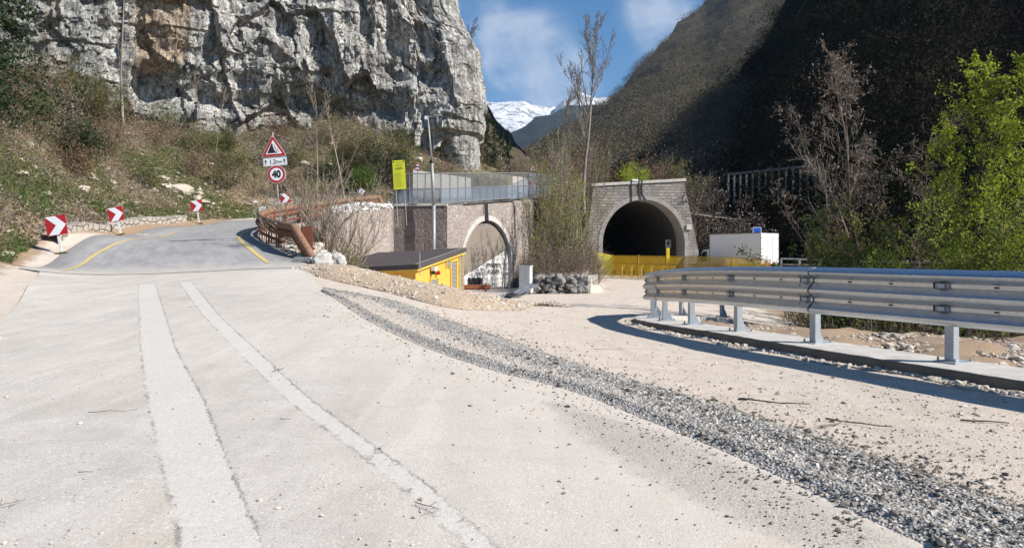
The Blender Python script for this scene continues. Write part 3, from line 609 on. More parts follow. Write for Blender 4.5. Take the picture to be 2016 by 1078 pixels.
M_ring_pale = m_simple('arch_concrete_pale', (.55, .53, .50), (.38, .36, .33), 5, .92, bump=.5)
M_lining = m_simple('dark_concrete_lining', (.085, .08, .075), (.04, .04, .04), 1.5, .95, bump=.5)  # plain dark concrete colour, varied by noise
M_cable = m_simple('black_cable', (.05, .05, .055), None, 5, .6)
def frame_along(A, B):
    A = Vector((A[0], A[1], 0)); B = Vector((B[0], B[1], 0)); d = (B-A).normalized(); ang = math.atan2(d.y, d.x)
    return A, (B-A).length, ang
def wall_obj(name, A, B, z0, z1, zb, th, mat, label, cat='wall', cap=None, capw=.08, caph=.14, tagit=True, parent=None, e0=0.0, e1=0.0):
    P, L, ang = frame_along(A, B); r = empty(name, P, (0, 0, ang))
    m = MB(); n = 24; front = [(-e0+(L+e0+e1)*i/n) for i in range(n+1)]; v = []
    for s in front:
        z = z0+(z1-z0)*np.clip(s/L, 0, 1); v += [(s, 0, zb), (s, 0, z), (s, th, z), (s, th, zb)]
    f = []
    for i in range(n):
        b = i*4; f += [(b, b+4, b+5, b+1), (b+1, b+5, b+6, b+2), (b+2, b+6, b+7, b+3)]
    f += [(0, 1, 2, 3), (4*n+3, 4*n+2, 4*n+1, 4*n)]
    m.add(v, f).build('stone_face', mat, r)
    if cap:
        c = MB()
        for i in range(4):
            s0, s1 = -e0+(L+e0+e1)*i/4+.01, -e0+(L+e0+e1)*(i+1)/4-.01; za, zc = z0+(z1-z0)*max(0, min(1, s0/L)), z0+(z1-z0)*max(0, min(1, s1/L))
            c.add([(s0, -capw, za+.002), (s1, -capw, zc+.002), (s1, th+.05, zc+.002), (s0, th+.05, za+.002), (s0, -capw, za+caph), (s1, -capw, zc+caph), (s1, th+.05, zc+caph), (s0, th+.05, za+caph)],
                  [(0, 3, 2, 1), (4, 5, 6, 7), (0, 1, 5, 4), (1, 2, 6, 5), (2, 3, 7, 6), (3, 0, 4, 7)])
        c.build('coping', cap, r, bevel=.01)
    return tag(r, label, cat)
def off(i, j, d=.12):
    a, b = np.array(WALL[i], float), np.array(WALL[j], float); t = (b-a)/np.linalg.norm(b-a); n = np.array([t[1], -t[0]]); return tuple(a+n*d), tuple(b+n*d)
A, B = off(0, 1, .25); wall_obj('retaining_wall', A, B, 1.15, 2.75, -1, .9, M_rub_pale, 'low pale rubble wall stepping up behind the concrete end block of the rusty rail', cap=None)
A, B = off(1, 2, .25); wall_obj('retaining_wall', A, B, 2.75, 4.05, -1, .9, M_rub_pale, 'pale grey stone retaining wall behind the bare shrub, below the rusty railing', e0=.1, e1=.1)
A, B = off(2, 3, .25); wall_obj('retaining_wall', A, B, 4.05, 4.75, -1, .9, M_rub_light, 'pinkish stone retaining wall with white rubble on top, left of the drain pipe', e1=.1)
A, B = off(3, 4, .25); wall_obj('retaining_wall', A, B, 4.80, 4.82, -1.2, .9, M_rub_dark, 'dark brown stone retaining wall right behind the roof of the yellow hut', cap=M_conc, e1=.18)
# white rubble heap on top of the wall
rr = np.random.RandomState(5); n = 900; t = rr.rand(n); a, b = np.array(WALL[2]), np.array(WALL[3]); ctr = a+(b-a)*np.clip(t*1.15-.1, -.3, 1.08)[:, None]
P = np.stack([ctr[:, 0]-rr.rand(n)*1.1+.2, ctr[:, 1]+rr.rand(n)*.6-.2, np.interp(t, [0, 1], [4.0, 4.8])+rr.rand(n)*.32*np.sin(np.pi*np.clip(t, 0.05, 1)**.7)+.05], 1)
nb = NB(); nb.add(*stones(P, rr.gamma(3, .028, n)+.03, rr), 0); nb.add(*stones(P[:200]-[0, 0, .1], .22, rr), 0)
M_wstone = m_simple('white_rubble', (.68, .68, .67), (.5, .49, .47), 8, .9); o = nb.build('rubble', [M_wstone]); tag(o, 'bright white broken stone lying along the top of the retaining wall', 'rubble', kind='stuff')

def raypoly(c, th, poly):
    dx, dz = math.cos(th), math.sin(th); best = None
    for i in range(len(poly)):
        a, b = poly[i], poly[(i+1) % len(poly)]; ex, ez = b[0]-a[0], b[1]-a[1]; den = dx*ez-dz*ex
        if abs(den) < 1e-12: continue
        t = ((a[0]-c[0])*ez-(a[1]-c[1])*ex)/den; u = ((a[0]-c[0])*dz-(a[1]-c[1])*dx)/den
        if t > 1e-6 and -1e-6 <= u <= 1+1e-6 and (best is None or t < best): best = t
    return (c[0]+dx*best, c[1]+dz*best)
def portal(root, cs, cz, ax, az, legin, zb, outer, th, mat, ring_mat, ring_w, proud=.06, n=40, name='stone_face'):
    """outer: polygon (s,z) CCW starting bottom-left, bottom-right, top-right, top-left"""
    def leg(z, sg): return cs+sg*(ax-legin*((cz-z)/(cz-zb))**1.5 if z < cz else ax)
    bl, br, tr, tl = outer
    def side(z, p, q): return p[0]+(q[0]-p[0])*(z-p[1])/(q[1]-p[1])
    inn, out = [], []
    zl = [zb+(cz-zb)*i/8 for i in range(8)]
    for z in zl: inn.append((leg(z, -1), z)); out.append((side(z, bl, tl), z))
    ths = sorted(set([math.pi*i/n for i in range(n+1)]+[math.atan2(tr[1]-cz, tr[0]-cs), math.atan2(tl[1]-cz, tl[0]-cs)]), reverse=True)
    for t in ths: inn.append((cs+ax*math.cos(t), cz+az*math.sin(t))); out.append(raypoly((cs, cz), t, outer))
    for z in zl[::-1]: inn.append((leg(z, 1), z)); out.append((side(z, br, tr), z))
    k = len(inn); v = []
    for (a, b), (c, d) in zip(inn, out): v += [(a, 0, b), (c, 0, d), (a, th, b), (c, th, d)]
    f = []
    for i in range(k-1):
        p, q = 4*i, 4*i+4; f += [(p, p+1, q+1, q), (p+1, p+3, q+3, q+1), (p+2, q+2, q+3, p+3), (p, q, q+2, p+2)]
    MB().add(v, f).build(name, mat, root)
    # ring
    v = []; rings = []
    for i, (a, b) in enumerate(inn):
        i0, i1 = inn[max(i-1, 0)], inn[min(i+1, k-1)]; tx, tz = i1[0]-i0[0], i1[1]-i0[1]; L = math.hypot(tx, tz); nx, nz = -tz/L, tx/L
        v += [(a-nx*.01, th*.9, b-nz*.01), (a-nx*.01, -proud, b-nz*.01), (a+nx*ring_w, -proud, b+nz*ring_w), (a+nx*ring_w, .05, b+nz*ring_w)]
    f = []
    for i in range(k-1):
        p, q = 4*i, 4*i+4; f += [(p, p+1, q+1, q), (p+1, p+2, q+2, q+1), (p+2, p+3, q+3, q+2)]
    MB().add(v, f).build('arch_ring', ring_mat, root)
    return inn
def lining(root, inn, y0, y1, mat, name='lining', grow=.012, close=True):
    v = []; cx = sum(p[0] for p in inn)/len(inn)
    for (a, b) in inn: s = 1+grow; v += [(cx+(a-cx)*s, y0, b*s), (cx+(a-cx)*s, y1, b*s)]
    f = [(2*i, 2*i+1, 2*i+3, 2*i+2) for i in range(len(inn)-1)]
    if close: f.append(tuple(2*i+1 for i in range(len(inn))))
    return MB().add(v, f).build(name, mat, root)
# ---- left, closed tunnel
A, B = off(4, 5, .25); P, L, ang = frame_along(A, B); p1 = empty('closed_tunnel_portal', P, (0, 0, ang))
tag(p1, 'tunnel portal in pinkish stone, its arch shut with a scribbled white sheet', 'tunnel portal')
inn1 = portal(p1, 5.45, .9, 3.65, 3.25, .35, -1.0, [(-.1, -1.4), (L+1.0, -1.4), (L+1.0, 6.15), (-.1, 4.82)], 3.2, M_rub_light, M_ring_pale, .34, .09)
M_sheet, g_, b_ = new_mat('corrugated_sheet'); co = g_.coord(); sz = g_.n('ShaderNodeSeparateXYZ', {0: co}).outputs[2]
wv = g_.math('SINE', g_.math('MULTIPLY', sz, 18.0)); nn = g_.noise(co, 2.5, 5, .6)
setb(g_, b_, color=g_.mix(g_.ramp(nn, [(.35, 0), (.7, 1)]), (.74, .73, .71), (.60, .59, .57)), rough=.6, normal=g_.bump(wv, .5, .03))
v = [(a, 1.75, b) for a, b in inn1]; MB().add([((a-5.45)*1.03+5.45, .2, b) for a, b in inn1], [tuple(range(len(inn1)))]).build('closing_sheet', M_sheet, p1)
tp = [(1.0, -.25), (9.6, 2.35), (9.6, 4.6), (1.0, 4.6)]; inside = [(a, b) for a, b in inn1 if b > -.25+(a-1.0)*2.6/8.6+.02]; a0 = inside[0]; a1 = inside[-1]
MB().prism([((a-5.45)*.997+5.45, b) for a, b in inside], lambda a, b, t: (a, t, b), .17, .185).build('brown_upper_area', m_simple('brown_upper_area', (.24, .205, .17), (.20, .17, .14), .8, .85, bump=.1), p1)  # thin brown piece covering the closing sheet above a slanting line
# scribbled paint on the sheet
rg = np.random.RandomState(11); gm = MB()
def scrawl(cx, cz, w, h, n, loops):
    gm = MB()
    for k in range(n):
        x0 = cx-w/2+w*k/max(n-1, 1); ph = rg.rand()*6; pts = []
        for i in range(16):
            t = i/15*loops*2*math.pi+ph; pts.append((x0+w/n*.55*math.cos(t*1.0)*(0.5+rg.rand()*.5)+.1*w/n*i/15, .163, cz+h/2*math.sin(t*1.3+k)*(.7+.4*rg.rand())))
        gm.tube(pts, .014, 4)
    gm.build('graffiti_writing', M_black, p1)
scrawl(6.6, .98, 2.0, .34, 9, 1.2); scrawl(6.6, .50, 1.7, .30, 8, 1.1); scrawl(3.9, -.1, 2.0, .6, 20, 1.6); scrawl(4.7, .45, .35, .26, 2, .8)

cb = MB()
for dx in (-.25, -.05, .12): cb.tube([(5.0+dx, -.12, 5.35), (5.02+dx, -.13, 4.7), (5.1+dx, -.14, 4.1), (5.0+dx*2, .5, 3.75)], .045, 6)
cb.tube([(1.9, -.06, 5.05), (4.9, -.06, 5.35), (7.2, -.06, 5.58), (9.2, -.06, 5.76), (9.6, -.07, 5.4), (9.7, -.08, 3.0)], .04, 6)
cb.build_each('cable', M_cable, p1); MB().box((5.0, .3, 3.85), (.9, .3, .16)).box((4.55, .4, 3.75), (.25, .3, .3)).build_each('junction_box', M_grey, p1)
# ---- right, open tunnel
th2 = rad(10); c2 = Vector((13.3, 74.2, 0)); p2 = empty('tunnel_portal', c2, (0, 0, th2)); tag(p2, 'open road tunnel portal of squared grey stone behind the yellow netting', 'tunnel portal')
inn2 = portal(p2, 0, 2.8, 4.35, 4.55, .15, -.6, [(-6.45, -1), (6.55, -1), (4.25, 9.25), (-5.3, 8.55)], 2.2, M_portal, M_ring, .42, .05)
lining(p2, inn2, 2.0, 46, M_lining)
MB().add([(-5.5, -.12, 8.58), (4.45, -.12, 9.28), (4.45, 2.4, 9.28), (-5.5, 2.4, 8.58), (-5.5, -.12, 8.86), (4.45, -.12, 9.56), (4.45, 2.4, 9.56), (-5.5, 2.4, 8.86)],
         [(0, 3, 2, 1), (4, 5, 6, 7), (0, 1, 5, 4), (1, 2, 6, 5), (2, 3, 7, 6), (3, 0, 4, 7)]).build('coping', M_conc, p2)
cb = MB()
for dx, e in ((-1.35, 0), (-.55, 1), (-.25, 2)): cb.tube([(dx, -.16, 9.25), (dx, -.06, 8.6), (dx+.05, -.08, 7.9), (dx+.2*e, -.1, 7.35), (dx+.25*e, -.1, 7.05)], .06, 6)
cb.build_each('cable', M_cable, p2); MB().box((-1.0, -.05, 9.28), (.6, .3, .16)).build('lamp', M_white, p2)
MB().box((4.75, -.12, 4.6), (.55, .2, .5)).build('junction_box', M_ring_pale, p2)
es = MB().box((3.95, 3.4, 3.0), (.62, .06, .8)); es.build('wall_plate', M_conc, p2); MB().prism([(3.9, 2.7), (4.1, 3.2), (3.98, 3.3), (3.8, 3.0)], lambda a, b, t: (a, t, b), 3.355, 3.368).build('symbol', M_black, p2)
rw = wall_obj('rough_wall', (1.0, 40.2), (3.4, 40.0), .42, .48, -1, .8, M_rub_pale, 'temp'); bpy.data.objects.remove([c for c in rw.children][0]); bpy.data.objects.remove(rw)
# dry stone heap wall right of the cabinet
root = empty('dry_stone_wall', (1.0, 39.6, 0)); tag(root, 'low wall of dark rough boulders at the foot of the shrubby mound', 'wall')
rr = np.random.RandomState(8); P = []; S = []
for k in range(150):
    t = rr.rand(); P.append((.1+t*3.1, (rr.rand()-.5)*.5+t*.5, -.45+rr.rand()**1.2*.95)); S.append(.12+.14*rr.rand())
M_bould = m_simple('dark_boulder', (.27, .26, .245), (.13, .125, .12), 3, .95, bump=.6, bd=.03)
nb = NB(); nb.add(*stones(P, S, rr, .8)); nb.build('boulders', [M_bould], root)
MB().add([(-.1, .25, -.7), (3.3, .75, -.7), (3.3, .75, .42), (-.1, .25, .35), (-.1, 1.2, -.7), (3.3, 1.6, -.7), (3.3, 1.6, .5), (-.1, 1.2, .45)], [(0, 1, 2, 3), (3, 2, 6, 7), (0, 3, 7, 4), (1, 5, 6, 2)]).build('backing', M_bould, root)
wall_obj('stone_wall', (4.15, 40.0), (5.1, 43.6), .55, .55, -1, .6, m_masonry('light_block', [(.42, .40, .37), (.52, .50, .46), (.36, .34, .31)], (.25, .23, .2), .5, .26), 'short straight end of pale squared blocks closing the boulder wall by the track')
# low stone wall along the road's outer edge
M_low = m_masonry('roadside_stone', [(.36, .33, .29), (.47, .44, .39), (.31, .28, .25), (.52, .49, .44)], (.10, .085, .07), .85, .36, .03, .12, .05)
lw = empty('roadside_wall', (0, 0, 0)); tag(lw, 'low rough stone wall at the foot of the bank along the outer edge of the asphalt', 'wall')
LP = smooth_path([(-18.0, 29.3), (-18.8, 31.5), (-19.5, 35), (-20.0, 38.5), (-20.3, 42), (-20.3, 46)], 2)
def wallstrip(P, hfun, th, zf):
    nrm = path_normals(P); s = np.r_[0, np.cumsum(np.linalg.norm(np.diff(P, axis=0), axis=1))]; v = []
    for i, p in enumerate(P):
        h = hfun(s[i]); z = zf(p[0], p[1]); q = p+nrm[i]*th; v += [(p[0], p[1], z-.3), (p[0], p[1], z+h), (q[0], q[1], z+h+.05), (q[0], q[1], z-.3)]
    f = []
    for i in range(len(P)-1):
        b = 4*i; f += [(b, b+4, b+5, b+1), (b+1, b+5, b+6, b+2)]
    return v, f
P = resample(LP, 60); v, f = wallstrip(P, lambda s: .48+.14*float(perlin([[s*1.7, 0, 0]])[0])+.06*float(perlin([[s*5, 3, 0]])[0]), .6, lambda x, y: float(H(x+.5, y)))
M_low2, g_, b_ = new_mat('roadside_blocks'); co = g_.coord(); s_ = g_.n('ShaderNodeSeparateXYZ', {0: co}).outputs
pp = g_.n('ShaderNodeCombineXYZ', {0: g_.math('MULTIPLY', s_[1], 1.0), 1: g_.math('SUBTRACT', s_[2], g_.math('MULTIPLY', s_[1], .11)), 2: 0.0}).outputs[0]
vv = g_.n('ShaderNodeTexVoronoi', {'Vector': g_.vmul(pp, (1.5, 3.2, 1)), 'Scale': 1.0, 'Randomness': .8}, feature='DISTANCE_TO_EDGE', voronoi_dimensions='2D').outputs[0]; nn = g_.noise(co, 6, 6, .7)
setb(g_, b_, color=g_.mix(g_.ramp(vv, [(.02, 1), (.08, 0)]), g_.mix(nn, (.50, .46, .40), (.26, .23, .2)), (.07, .06, .05)), normal=g_.bump(g_.math('ADD', g_.ramp(vv, [(0, 0), (.15, 1)]), nn), .9, .05))
MB().add(v, f).build('stone_face', M_low2, lw)
# concrete block wall at the cliff foot behind the mesh fence
r = wall_obj('concrete_wall', (-8.0, 59.5), (-3.4, 61.0), 8.6, 8.1, 4, 1.2, M_conc, 'pale concrete wall at the foot of the cliff, seen through the mesh fence')

# ------------------------------------------------------------------ mesh fence on the wall
M_net = None
def m_net(name, col, alpha, rough=.6, wave=0.0, trans=0.0):
    m, g, b = new_mat(name); co = g.coord(); setb(g, b, color=col, rough=rough)
    n = g.noise(co, 1.4, 5, .6); a = g.math('ADD', alpha-.15, g.math('MULTIPLY', n, .3))
    tr = g.n('ShaderNodeBsdfTransparent'); mx = g.n('ShaderNodeMixShader'); g.nt.links.new(a, mx.inputs[0]); g.nt.links.new(tr.outputs[0], mx.inputs[1])
    src = b.outputs[0]
    if trans:
        tl = g.n('ShaderNodeBsdfTranslucent', {'Color': (*col, 1)}); m2 = g.n('ShaderNodeMixShader', {0: trans}); g.nt.links.new(b.outputs[0], m2.inputs[1]); g.nt.links.new(tl.outputs[0], m2.inputs[2]); src = m2.outputs[0]
    g.nt.links.new(src, mx.inputs[2]); g.nt.links.new(mx.outputs[0], g.nt.nodes['Material Output'].inputs['Surface']); return m
M_mesh_low = m_net('blue_grey_mesh', (.16, .20, .26), .68); M_mesh_up = m_net('open_grey_mesh', (.22, .23, .24), .26)
M_galv = m_simple('fence_steel', (.30, .31, .32), (.19, .20, .21), 8, .5, .4)
mf = empty('mesh_fence', (0, 0, 0)); tag(mf, 'two tier grey steel mesh fence along the top of the tunnel wall', 'fence')
fp = [(-7.55, 47.05), (-4.45, 47.1), (1.1, 58.2), (4.2, 66.2)]; fz = [4.94, 4.98, 6.25, 6.85]
FP = resample(fp, 25); s0 = np.r_[0, np.cumsum(np.linalg.norm(np.diff(np.array(fp), axis=0), axis=1))]; ss = np.r_[0, np.cumsum(np.linalg.norm(np.diff(FP, axis=0), axis=1))]; FZ = np.interp(ss, s0, fz)
for i in range(25):
    x, y, z = FP[i, 0], FP[i, 1], FZ[i]; MB().box((x, y, z+.97), (.07, .07, 2.0)).build('fence_post', M_galv, mf)
for h, rr_ in ((.06, .03), (.98, .03), (1.95, .035)):
    MB().tube([(FP[i, 0], FP[i, 1]-.01, FZ[i]+h) for i in range(25)], rr_, 6).build('fence_rail', M_galv, mf)
for lo, hi, mt, nm in ((.08, .95, M_mesh_low, 'lower_mesh'), (1.01, 1.92, M_mesh_up, 'upper_mesh')):
    m = MB()
    for i in range(24):
        m.add([(FP[i, 0], FP[i, 1], FZ[i]+lo), (FP[i+1, 0], FP[i+1, 1], FZ[i+1]+lo), (FP[i+1, 0], FP[i+1, 1], FZ[i+1]+hi), (FP[i, 0], FP[i, 1], FZ[i]+hi)], [(0, 1, 2, 3)])
    m.build(nm, mt, mf)
w = MB()
for i in range(24):
    for q in range(1, 6):
        t = q/6; a = FP[i]*(1-t)+FP[i+1]*t; z = FZ[i]*(1-t)+FZ[i+1]*t; w.tube([(a[0], a[1], z+.06), (a[0], a[1], z+1.95)], .006, 3, caps=False)
w.build('mesh_wires', M_galv, mf)
# ------------------------------------------------------------------ rusty railing round the hairpin
rg_ = empty('rusty_guardrail', (0, 0, 0)); tag(rg_, 'rusty brown guard rail with round top log curling round the inside of the hairpin bend', 'guard rail')
RP = smooth_path([(-9.2, 29.4), (-10.9, 32.2), (-12.05, 35), (-12.35, 38.5), (-12.0, 41.5), (-10.9, 44.2), (-9.5, 45.8), (-7.5, 46.9)], 3)
RPz = H(RP[:, 0], RP[:, 1]); RPz = np.convolve(np.pad(RPz, 3, 'edge'), np.ones(7)/7, 'valid')
e1 = px(636, 514, 26.0); kk = px(578, 447, 28.0); top = [tuple(px(622, 517, 26.2)), tuple(kk.lerp(px(622, 517, 26.2), .04)), tuple(kk)]+[(p[0], p[1], max(z+.92, 0)) for p, z in zip(RP, RPz)]
MB().tube(top, .15, 12).build('top_log', M_logs, rg_, smooth_=True)
nrm = path_normals(RP)
MB().tube([(q[0]+.02, q[1]+.05, q[2]-.27) for q in top[:1]+top[2:3]]+[(p[0]+nn_[0]*.06, p[1]+nn_[1]*.06, z+.65) for p, nn_, z in zip(RP, nrm, RPz)], .15, 10).build('second_log', M_rust, rg_, smooth_=True)
MB().tube([(p[0], p[1], z+.28) for p, z in zip(RP, RPz)], .07, 8).build('lower_rail', M_rust, rg_, smooth_=True)
sr = np.r_[0, np.cumsum(np.linalg.norm(np.diff(RP, axis=0), axis=1))]
for s in np.arange(.4, sr[-1], 1.75):
    x, y, z = np.interp(s, sr, RP[:, 0]), np.interp(s, sr, RP[:, 1]), np.interp(s, sr, RPz); k = np.searchsorted(sr, s)-1; a = math.atan2(*(RP[min(k+1, len(RP)-1)]-RP[k])[::-1])
    R = Matrix.Rotation(a, 3, 'Z'); m = MB(); m.box((x, y, z+.42), (.16, .05, .95), R); 
    q = R @ Vector((0, -.10, 0)); m.box((x+q.x, y+q.y, z+.42), (.2, .012, .95), R); q = R @ Vector((0, .1, 0)); m.box((x+q.x, y+q.y, z+.42), (.2, .012, .95), R); m.build('post', M_rust, rg_)
MB().box((px(604, 467, 28.3)), (.46, .04, .85)).build('end_plate', M_rust, rg_)
blk = empty('concrete_footing', (e1.x, e1.y, e1.z)); tag(blk, 'rough broken concrete block holding the lower end of the rusty rail', 'concrete block')
v_, f_ = ico(); rr = np.random.RandomState(4)
def boulder(name, c, s, mat, parent, seed, sub=3):
    import bmesh
    bm = bmesh.new(); bmesh.ops.create_icosphere(bm, subdivisions=sub, radius=1); 
    P = np.array([v.co for v in bm.verts]); d = fbm(P*1.3+seed*7, 4)*.45+.9
    for v, k in zip(bm.verts, d): v.co = Vector((v.co.x*s[0]*k+c[0], v.co.y*s[1]*k+c[1], max(v.co.z*s[2]*k, -.2)+c[2]))
    me = bpy.data.meshes.new(name); bm.to_mesh(me); bm.free(); me.materials.append(mat); return link(bpy.data.objects.new(name, me), parent)
boulder('block', (.0, .0, -.05), (.50, .36, .42), M_conc, blk, 1); boulder('broken_piece', (.52, .1, -.05), (.34, .28, .38), M_conc, blk, 2); MB().box((-.75, .2, .06), (.7, .18, .16), Matrix.Rotation(-.25, 3, 'Z')).build('kerb_stone', M_conc, blk, bevel=.02)

# ------------------------------------------------------------------ new guard rail (foreground right)
gr = empty('guardrail', (0, 0, 0)); tag(gr, 'new galvanised triple wave guard rail on a concrete kerb, curving round the right foreground', 'guard rail')
PROF = [(-.20, 1.235), (-.13, 1.262), (-.05, 1.235), (.0, 1.205), (.022, 1.18), (.022, 1.165), (.0, 1.14), (-.075, 1.085), (-.085, 1.075), (-.085, 1.02), (-.075, 1.01), (.005, .925), (.022, .905), (.022, .865), (.005, .845), (-.075, .775), (-.085, .765), (-.085, .71), (-.075, .70), (.005, .615), (.022, .595), (.022, .565), (.0, .54), (-.05, .515)]
RL = np.array([p+n*.26 for p, n in zip(POSTS, path_normals(POSTS))]); RLz = Hlow(POSTS[:, 0], POSTS[:, 1])+.135
RLz = np.convolve(np.pad(RLz, 1, 'edge'), [.25, .5, .25], 'valid')
def sweep(P, Z, prof, name, mat, parent, sm=True, dv=0):
    N = path_normals(P); V = np.stack([st3(P[:, 0]+N[:, 0]*u, P[:, 1]+N[:, 1]*u, Z+v+dv) for u, v in prof], 1); n, k = V.shape[:2]; idx = np.arange(n*k).reshape(n, k)
    Fq = np.stack([idx[:-1, :-1], idx[:-1, 1:], idx[1:, 1:], idx[1:, :-1]], -1).reshape(-1, 4)
    o = mesh_np(name, V.reshape(-1, 3), Fq, mat, parent, smooth_=False); s = o.modifiers.new('solid', 'SOLIDIFY'); s.thickness = .004; s.offset = 0; return o
segs = [(0, 4), (4, 7), (7, 9), (9, 11)]
for i0, i1 in segs:
    P = RL[i0:i1+1].copy(); Z = RLz[i0:i1+1].copy(); k = resample(np.c_[P, Z], 16)
    if i0: k[0, :2] -= (k[1, :2]-k[0, :2])/np.linalg.norm(k[1, :2]-k[0, :2])*.14
    sweep(k[:, :2], k[:, 2]+(.002 if i0 else 0), [(u+(.002 if i0 in (4, 9) else 0), v) for u, v in PROF], 'rail_beam', M_zinc, gr)
# bolts, slots and spacer blocks along the beams
dr = resample(np.c_[RL, RLz], 600); ds = np.r_[0, np.cumsum(np.linalg.norm(np.diff(dr[:, :2], axis=0), axis=1))]; dn = path_normals(dr[:, :2])
def at_rail(s, u, v):
    k = min(np.searchsorted(ds, s), len(dr)-1); p = dr[k]; return Vector((p[0]+dn[k][0]*u, p[1]+dn[k][1]*u, p[2]+v)), Matrix.Rotation(math.atan2(-dn[k][0], dn[k][1]), 3, 'Z')
ps = [ds[np.argmin(np.linalg.norm(dr[:, :2]-RL[i], axis=1))] for i in range(len(RL))]
M_slot = M_dark; bo = MB(); sl = MB(); pl = MB(); hl = MB()
for i, s in enumerate(ps):
    for vv_ in (1.047, .737):
        c, R = at_rail(s, -.072, vv_); pl.box(c, (.20, .014, .062), R); c, R = at_rail(s, -.062, vv_); bo.box(c, (.035, .02, .03), R); c, R = at_rail(s+.11, -.076, vv_); sl.box(c, (.012, .018, .075), R)
    if i in (4, 7, 9):
        for d_ in (-.12, .12):
            for vv_ in (1.115, .965, .81, .655):
                c, R = at_rail(s+d_-.05, .018 if vv_ in (1.205, .88, .56) else -.03, vv_); bo.box(c, (.03, .02, .016), R)
for s in np.arange(.9, ds[-1], .75):
    if min(abs(s-q) for q in ps) < .3: continue
    for vv_ in (1.047, .737):
        c, R = at_rail(s, -.0815, vv_); sl.box(c, (.06, .012, .022), R)
        c, R = at_rail(s+.02, -.035, vv_-.08); hl.box(c, (.07, .004, .012), R @ Matrix.Rotation(-.75, 3, 'X'))  # white slivers: sun spots through the slots, put in as colour
pl.build_each('splice_plate', M_grey, gr); bo.build_each('bolt', M_dark, gr); sl.build_each('slot', M_dark, gr); hl.build_each('slot_light_spot', M_white, gr)
N_ = path_normals(POSTS)
for i in range(len(POSTS)):
    x, y = POSTS[i]; z = float(RLz[i]); a = math.atan2(-N_[i][0], N_[i][1]); R = Matrix.Rotation(a, 3, 'Z')   # local y = road side
    L = lambda u, w, v: tuple(Vector((x, y, z))+R @ Vector((u, w, v)))
    pr = MB(); hw, hd = .065, .055
    pr.prism([(-hw, -hd), (hw, -hd), (hw, -hd+.008), (-hw+.008, -hd+.008), (-hw+.008, hd-.008), (hw, hd-.008), (hw, hd), (-hw, hd)], lambda a_, b_, t: L(a_, b_, t), .02, 1.16)
    pr.box(L(hw, 0, .6), (.006, 2*hd-.01, 1.13), R)
    po = pr.build('post', M_zincb, gr)
    MB().box(L(0, -.05, .012), (.32, .42, .022), R).build('base_plate', M_zincb, po, bevel=.003)
    MB().add([L(.03, -hd, .02), L(.03, -hd-.15, .02), L(.03, -hd-.14, .07), L(.03, -hd, .34), L(.038, -hd, .02), L(.038, -hd-.15, .02), L(.038, -hd-.14, .07), L(.038, -hd, .34)],
             [(0, 1, 2, 3), (7, 6, 5, 4), (0, 4, 5, 1), (1, 5, 6, 2), (2, 6, 7, 3)]).build('gusset', M_zincb, po)
    b_m = MB()
    for u in (-.12, .12):
        for w in (-.21, .11): b_m.tube([L(u, w, .02), L(u, w, .075)], .016, 6)
    b_m.build_each('anchor_bolt', M_grey, po)
    MB().box(L(0, .14, 1.047), (.09, .16, .06), R).box(L(0, .14, .737), (.09, .16, .06), R).build_each('spacer', M_zincb, po)
# ------------------------------------------------------------------ road signs
def local(base, yaw=0.0, roll=0.0):
    """roll > 0 leans the top to the left in the photograph"""
    e = (0, 0, yaw); o = Matrix.Rotation(yaw, 4, 'Z') @ Matrix.Rotation(-roll, 4, 'Y'); return base, o.to_euler()
def flat(poly, y, mat, name, parent, th=.004):
    return MB().prism(poly, lambda a, b, t: (a, t, b), y-th, y).build(name, mat, parent)
def rrect(cx, cz, w, h, r=.04, n=4):
    out = []
    for sx, sz, a0 in ((1, -1, -90), (1, 1, 0), (-1, 1, 90), (-1, -1, 180)):
        for i in range(n+1):
            a = rad(a0+90*i/n); out.append((cx+sx*(w/2-r)+r*math.cos(a), cz+sz*(h/2-r)+r*math.sin(a)))
    return out
TR = lambda cx, cz, y: Matrix.Translation((cx, y, cz)) @ Matrix.Rotation(rad(90), 4, 'X')
M_rubber = m_simple('yellow_black_base', (.34, .25, .05), (.05, .05, .045), 14, .8)
M_wpost = m_simple('white_post', (.72, .73, .74), (.55, .56, .57), 9, .5)
def chevron(base, yaw, roll, S, hz, label, post_r=.045, first=True, postmat=None):
    l, r = local(base, yaw, roll); t = empty('chevron_sign', l, r); tag(t, label, 'road sign', 'red and white bend markers')
    MB().box((0, 0, hz/2-.1), (post_r*2, .04, hz+.15)).build('post', postmat or M_wpost, t)
    MB().box((0, 0, .03), (.42, .26, .06)).build('base', M_rubber, t, bevel=.02)
    p = flat(rrect(0, hz, S, S, .02), -.03, M_red, 'panel', t, .02); q = S/2
    flat([(-q*.98, q*.96+hz), (-q*.98+.001, q*.96+hz-.001), (0, hz), (-q*.85, -q*.96+hz), (q*.14, -q*.96+hz), (q*.97, hz), (q*.02, q*.97+hz)][0:1]+[(0.0, hz), (-q*.85, -q*.96+hz), (q*.14, -q*.96+hz), (q*.97, hz), (q*.02, q*.97+hz)], -.054, M_white, 'chevron', p)
    flat(rrect(0, hz, S*.98, S*.98, .02), -.0, M_signback, 'back', t, .008)
    return t
g1 = px(121, 494, 28); chevron((g1.x, g1.y, float(H(g1.x, g1.y))+.02), rad(6), rad(9), .74, 1.08, 'nearest red and white chevron marker, at the left edge of the asphalt')
g1 = px(238, 466, 36); chevron((g1.x, g1.y, float(H(g1.x, g1.y))+.02), rad(8), rad(12), .68, 1.03, 'tilted red and white chevron marker, second from the left along the road')
g1 = px(392, 442, 46); chevron((g1.x, g1.y, float(H(g1.x, g1.y))+.02), rad(5), rad(7), .70, 1.12, 'red and white chevron marker at the far end of the low stone wall')
